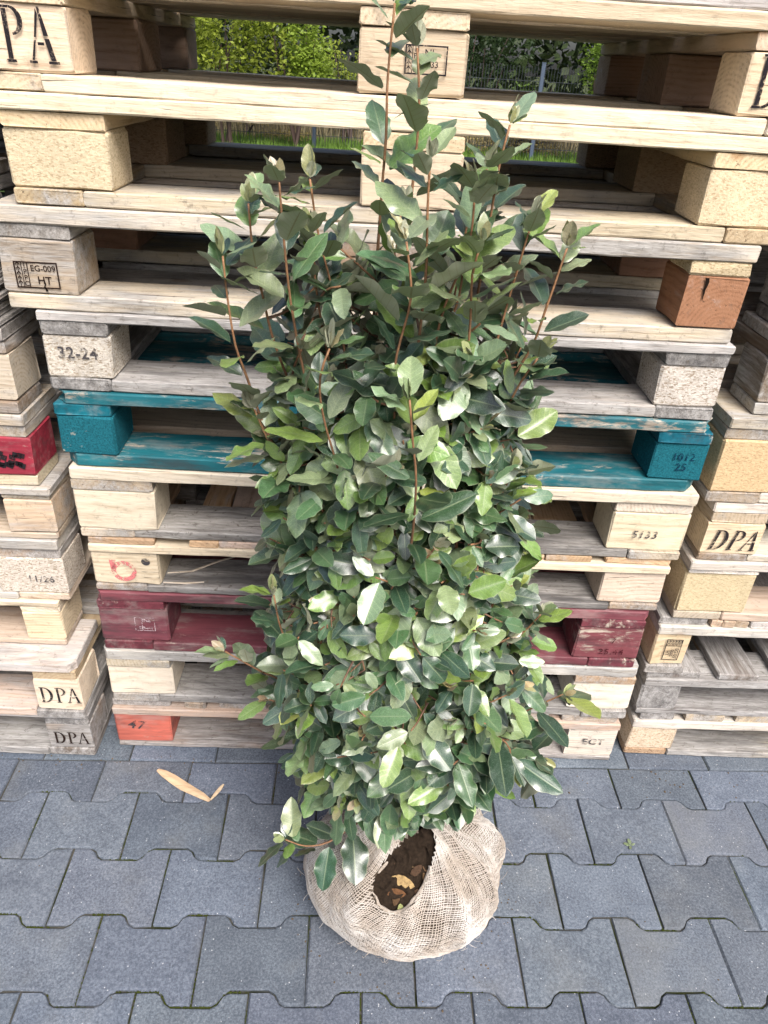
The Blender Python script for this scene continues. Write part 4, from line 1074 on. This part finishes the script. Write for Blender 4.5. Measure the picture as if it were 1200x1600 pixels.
# loose fibres
for k in range(260):
    th = UL(0, 6.28); s = UL(.25, .95); a = ball(th, s, 1.005); d = Vector((UL(-1, 1), UL(-1, 1), UL(-1, 1))) * .018
    o_ = (a - BC).normalized() * UL(.001, .006)
    strand([a, a + d * .35 + o_, a + d * .7 + o_ * 1.1, a + d + o_ * .3], .00032)
net = obj('burlap_netting', mesh('burlap_netting', nv_, nf_, [JUTE]), rb_)
# rolled hem round the opening and the knotted corner of cloth
def surf(q):   # push a point on to the ball surface
    d = (q - BC); return BC + d * (1.0 / math.sqrt((d.x / BA.x) ** 2 + (d.y / BA.y) ** 2 + (d.z / BA.z) ** 2)) * 1.005
def fat(pts, rads, k=8, closed=False, name='hem', mat=HEM, parent=rb_):
    V, Fc = [], []; n = len(pts)
    for i, q in enumerate(pts):
        d = (pts[(i + 1) % n if closed else min(i + 1, n - 1)] - pts[i - 1 if closed else max(i - 1, 0)]).normalized(); o_ = (q - BC).normalized(); s = d.cross(o_).normalized(); o_ = s.cross(d)
        for j in range(k):
            a = 6.28319 * j / k; r = rads[i] * (1 + .25 * mnoise.noise(q * 90 + Vector((j, 0, 0)))); V.append(tuple(q + (s * math.cos(a) + o_ * math.sin(a)) * r - sl_))
    for i in range(n if closed else n - 1):
        for j in range(k): Fc.append((i * k + j, i * k + (j + 1) % k, ((i + 1) % n) * k + (j + 1) % k, ((i + 1) % n) * k + j))
    return obj(name, mesh(name, V, Fc, [mat], None, True), parent)
rim = []
for i in range(64):
    a = 6.28319 * i / 64; q = surf(H0 + E1 * (HA * math.cos(a)) + E2 * (HB * math.sin(a)) * (1 - .38 * math.cos(a)) * (1 + .06 * math.sin(5 * a + 1)) + E1 * .006 * mnoise.noise(Vector((i * .35, 2, 0)))); rim.append(q)
fat(rim, [.0030 + .0024 * mnoise.noise(q * 70) for q in rim], 8, True)
# litter lying in the opening
def dry_mat():
    t = NT('dry_litter'); oi = t.n('ShaderNodeObjectInfo'); tc = t.n('ShaderNodeTexCoord'); n = t.noise(tc.outputs['Object'], 9, 4, .7)
    return t.fin(t.mix(1.0, oi.outputs['Color'], t.ramp(n, [(.3, (.45, .42, .4)), (.7, (1.2, 1.15, 1.1))]), 'MULTIPLY'), .8, .15)
DRY = dry_mat(); DRY_ME = []
for k in range(4):
    m_d = LEAF_ME[k * 3].copy(); m_d.materials.clear(); m_d.materials.append(DRY); m_d.materials.append(DRY); DRY_ME.append(m_d)
for px, py, L, az_, col in ((605, 1372, .042, 1.2, (.40, .29, .14)), (598, 1398, .034, .9, (.15, .075, .035)), (652, 1330, .036, .6, (.33, .24, .13)), (668, 1322, .030, .3, (.26, .18, .10)), (625, 1412, .020, 2.4, (.25, .28, .12)), (660, 1345, .022, 1.9, (.16, .10, .06)), (640, 1372, .026, .2, (.07, .042, .026)), (622, 1392, .022, 2.8, (.09, .055, .03)), (645, 1395, .018, 1.0, (.06, .036, .022)), (662, 1362, .020, 2.2, (.12, .075, .04)), (612, 1355, .024, .5, (.10, .06, .035)), (630, 1338, .026, 1.6, (.20, .14, .08))):
    q = hit(px, py); nrm = (q - BC).normalized(); q = BC + (surf(q) - BC) * .962
    d = (E1 * math.cos(az_) + E2 * math.sin(az_) + nrm * .1).normalized(); n = (nrm + E2 * UL(-.4, .4)); n = (n - d * n.dot(d)).normalized(); y = n.cross(d)
    R = np.array([tuple(d), tuple(y), tuple(n)]).T * L
    o = obj('dry_leaf', DRY_ME[rl.randrange(4)], rb_); o.matrix_local = Matrix([[*R[i], (q - sl_)[i]] for i in range(3)] + [[0, 0, 0, 1]]); o.color = (*col, 1)

# ------------------------------------------------------------------ seedling between the stones
q = ground(985, 1322); sd = tag(obj('seedling', None, None, tuple(q)), 'tiny pale green weed seedling in a paving joint at right', 'weed')
for az_ in (.3, 1.7, 2.9, 4.3):
    d = Vector((math.cos(az_), math.sin(az_), .25)).normalized(); n = (Vector((0, 0, 1)) - d * d.z).normalized(); R = np.array([tuple(d), tuple(n.cross(d)), tuple(n)]).T * UL(.008, .014)
    o = obj('leaf', LEAF_ME[rl.randrange(14)], sd); o.matrix_local = Matrix([[*R[i], (0, 0, .002)[i]] for i in range(3)] + [[0, 0, 0, 1]]); o.color = (.12, .17, .08, 1)

# ------------------------------------------------------------------ behind the stacks: grass, fence, bushes
rbg = random.Random(5); UB = rbg.uniform
GRASS = simple('grass_blades', (.15, .26, .045), .6, .3, .4, 3, .35)
STRAW = simple('dry_stems', (.34, .29, .18), .8, .2, .4, 5, .2)
FENCE = simple('fence_coating', (.025, .032, .040), .5, .4, .2, 30)
POST = simple('post_coating', (.06, .085, .13), .5, .4, .2, 30)
def quads(n, fn, mat, name):
    V, Fc = [], []
    for k in range(n):
        pts = fn(k)
        if pts is None: continue
        b = len(V); V += [tuple(q) for q in pts]; Fc.append(tuple(range(b, b + len(pts))))
    return mesh(name, V, Fc, [mat])
def gblade(k):
    x, y = UB(-6, 6), UB(8.0, 14.4); h = UB(.06, .20); a = UB(0, 6.28); w_ = .016
    b = Vector((x, y, -.03)); s = Vector((math.cos(a), math.sin(a), 0)) * w_; l_ = Vector((UB(-.06, .06), UB(-.06, .06), h))
    return [b - s, b + s, b + l_]
go = obj('grass', quads(42000, gblade, GRASS, 'grass')); go['kind'] = 'stuff'; go['label'] = 'strip of sunlit green grass beyond the pallets'; go['category'] = 'grass'
def dblade(k):
    x, y = UB(-9, 9), 14.2 + abs(rbg.gauss(0, .5)); h = UB(.25, 1.05); a = UB(0, 6.28); w_ = UB(.004, .012)
    b = Vector((x, y, -.03)); s = Vector((math.cos(a), math.sin(a), 0)) * w_; l_ = Vector((UB(-.25, .25), UB(-.2, .2), h))
    return [b - s, b + s, b + l_ + s * .3, b + l_ - s * .3]
do = obj('dry_undergrowth', quads(7000, dblade, STRAW, 'dry_undergrowth')); do['kind'] = 'stuff'; do['label'] = 'dry brown stems and dead undergrowth behind the fence'; do['category'] = 'undergrowth'
FY = 13.0
fz = at(490, 82, FY).z; px1, px2 = at(491, 110, FY).x, at(843, 150, FY).x
fn_ = tag(obj('mesh_fence', None, None, ((px1 + px2) / 2, FY, -.03)), 'dark wire mesh fence with blue grey posts, seen through the upper pallets', 'fence')
sp_x = px2 - px1
def wire_box(V, Fc, x0, x1, y0, y1, z0, z1):
    b = len(V); V += [(x, y, z) for x in (x0, x1) for y in (y0, y1) for z in (z0, z1)]
    Fc += [tuple(b + i for i in f) for f in ((0, 1, 3, 2), (4, 6, 7, 5), (0, 4, 5, 1), (2, 3, 7, 6), (0, 2, 6, 4), (1, 5, 7, 3))]
for k in range(-2, 4):
    x = (k - .5) * sp_x; V, Fc = [], []
    wire_box(V, Fc, x - .03, x + .03, -.02, .04, 0, fz + .08); o = obj('post', mesh('post', V, Fc, [POST]), fn_)
    V, Fc = [], []; wire_box(V, Fc, x - .033, x + .033, -.023, .043, fz + .0805, fz + .095); obj('cap', mesh('cap', V, Fc, [POST]), o)
for k in range(-2, 3):
    x0, x1 = (k - .5) * sp_x + .04, (k + .5) * sp_x - .04; V, Fc = [], []
    n = int((x1 - x0) / .05)
    for i in range(n + 1): x = x0 + (x1 - x0) * i / n; wire_box(V, Fc, x - .003, x + .003, -.031, -.025, .03, fz + .03)
    z = .05
    while z < fz: wire_box(V, Fc, x0, x1, -.037, -.0315, z - .004, z + .004); wire_box(V, Fc, x0, x1, -.0245, -.019, z - .004, z + .004); z += .2
    o = obj('wire_panel', mesh('wire_panel', V, Fc, [FENCE]), fn_); o['kind'] = 'stuff'
def bush(px, py, y, rx, rz, col, label, nleaf, ls=.05, ztop=None):
    c = at(px, py, y); root = tag(obj('bush', None, None, (c.x, y, -.03)), label, 'bush', 'bushes beyond the pallets')
    m = simple('bush_leaf', col, .45, .4, .45, 2.5, .45); V, Fc = [], []
    lob = [(UB(-.7, .7) * rx, UB(-.6, .6) * rx, UB(-.7, .7) * rz, UB(.35, .6)) for _ in range(10)]
    for k in range(nleaf):
        lx, ly, lz, lr = rbg.choice(lob)
        v = Vector((rbg.gauss(0, 1), rbg.gauss(0, 1), rbg.gauss(0, 1))).normalized() * (UB(.3, 1) ** .5)
        q = Vector((lx + v.x * lr * rx, ly + v.y * lr * rx, c.z + .03 + lz + v.z * lr * rz))
        if q.z < .1: continue
        a = Vector((UB(-1, 1), UB(-1, 1), UB(-.8, .5))).normalized(); s = a.cross(Vector((UB(-1, 1), UB(-1, 1), 1))).normalized(); L = ls * UB(.7, 1.4)
        b = len(V); V += [tuple(q), tuple(q + a * L * .5 + s * L * .3), tuple(q + a * L), tuple(q + a * L * .5 - s * L * .3)]; Fc.append((b, b + 1, b + 2, b + 3))
    obj('crown', mesh('crown', V, Fc, [m]), root)
    V, Fc, C = [], [], []
    for k in range(5):
        e = Vector((UB(-.6, .6) * rx, UB(-.5, .5) * rx, c.z + UB(.0, .7) * rz)); tube(V, Fc, C, cr([Vector((UB(-.1, .1), UB(-.1, .1), 0)), e * .5 + Vector((UB(-.1, .1), 0, .1)), e], .15), .035, .008, 5, 0, 0)
    me = mesh('trunk', V, Fc, [BARK]); ca = me.color_attributes.new('tint', 'FLOAT_COLOR', 'POINT'); ca.data.foreach_set('color', np.asarray(C, dtype=np.float32).ravel())
    obj('trunk', me, root)
YG = (.27, .33, .045); GN = (.11, .18, .035); DG = (.03, .055, .018); BR = (.34, .27, .10)
bush(350, 70, 12.2, 1.0, .95, YG, 'bright yellow green bush seen through the upper left opening', 5200, .075)
bush(455, 60, 12.6, .75, .85, (.22, .31, .04), 'bright green bush left of the blue grey fence post', 3600, .07)
bush(545, 110, 14.2, .8, .5, YG, 'sunlit green branch behind the fence, left of the pine middle block', 1200, .07)
bush(380, 190, 14.3, 1.3, .5, BR, 'brownish bush with yellowing leaves, low behind the fence at left', 3500, .05)
bush(740, 110, 14.6, 1.2, 1.1, DG, 'dark shaded bush behind the fence, right of the pine middle block', 4200, .07)
bush(835, 165, 14.0, .8, .45, GN, 'green bush at the right fence post', 2400, .06)
bush(960, 130, 12.8, .7, .9, (.14, .22, .03), 'green bush glimpsed between the right inner blocks', 2400, .07)
bush(790, 225, 14.3, 1.4, .35, (.26, .21, .08), 'low straw coloured bush at the foot of the fence at right', 2400, .05)
def wleaf(k):
    x, y, z = UB(-12, 12), UB(16, 20), UB(.0, 5.5); q = Vector((x, y, z)); a = Vector((UB(-1, 1), UB(-1, 1), UB(-1, 1))).normalized() * UB(.12, .3); s = a.cross(Vector((UB(-1, 1), UB(-1, 1), 1))).normalized() * .09
    return [q, q + a * .5 + s, q + a, q + a * .5 - s]
wo_ = obj('woodland', quads(26000, wleaf, simple('wood_leaf', (.035, .055, .018), .6, .3, .5, 1.5, .25), 'woodland')); wo_['kind'] = 'stuff'; wo_['label'] = 'dark woodland far behind the fence'; wo_['category'] = 'woodland'

# ------------------------------------------------------------------ crumbs of soil, bark and grit scattered on the stones
rc = random.Random(9); dv, df = [], []
CRUMB = simple('crumbs', (.10, .075, .05), .9, .1, .6, 40)
def crumb(x, y, s):
    b = len(dv); a0 = rc.uniform(0, 6.28)
    e = [(math.cos(a0 + i * 1.2566) * s * rc.uniform(.6, 1.3), math.sin(a0 + i * 1.2566) * s * rc.uniform(.6, 1.3)) for i in range(5)]
    dv.extend([(x + q[0], y + q[1], .0004) for q in e]); dv.extend([(x + q[0] * .5, y + q[1] * .5, s * rc.uniform(.6, 1.1)) for q in e])
    for i in range(5): j = (i + 1) % 5; df.append((b + i, b + j, b + 5 + j, b + 5 + i))
    df.append(tuple(b + 5 + i for i in range(5)))
for k in range(150): crumb(rc.uniform(-1.0, 1.1), rc.uniform(-.95, -.03), rc.uniform(.0006, .0018))
for k in range(160): crumb(rc.uniform(-1.0, 1.1), -.02 - abs(rc.gauss(0, .035)), rc.uniform(.0008, .0028))
for k in range(120):
    a_ = rc.uniform(0, 6.28); r_ = 1.0 + abs(rc.gauss(0, .16)); crumb(BC.x + .17 * r_ * math.cos(a_), BC.y + .15 * r_ * math.sin(a_), rc.uniform(.0008, .0026))
o = obj('debris', mesh('debris', dv, df, [CRUMB])); o['kind'] = 'stuff'; o['label'] = 'crumbs of soil and bark scattered on the paving'; o['category'] = 'debris'
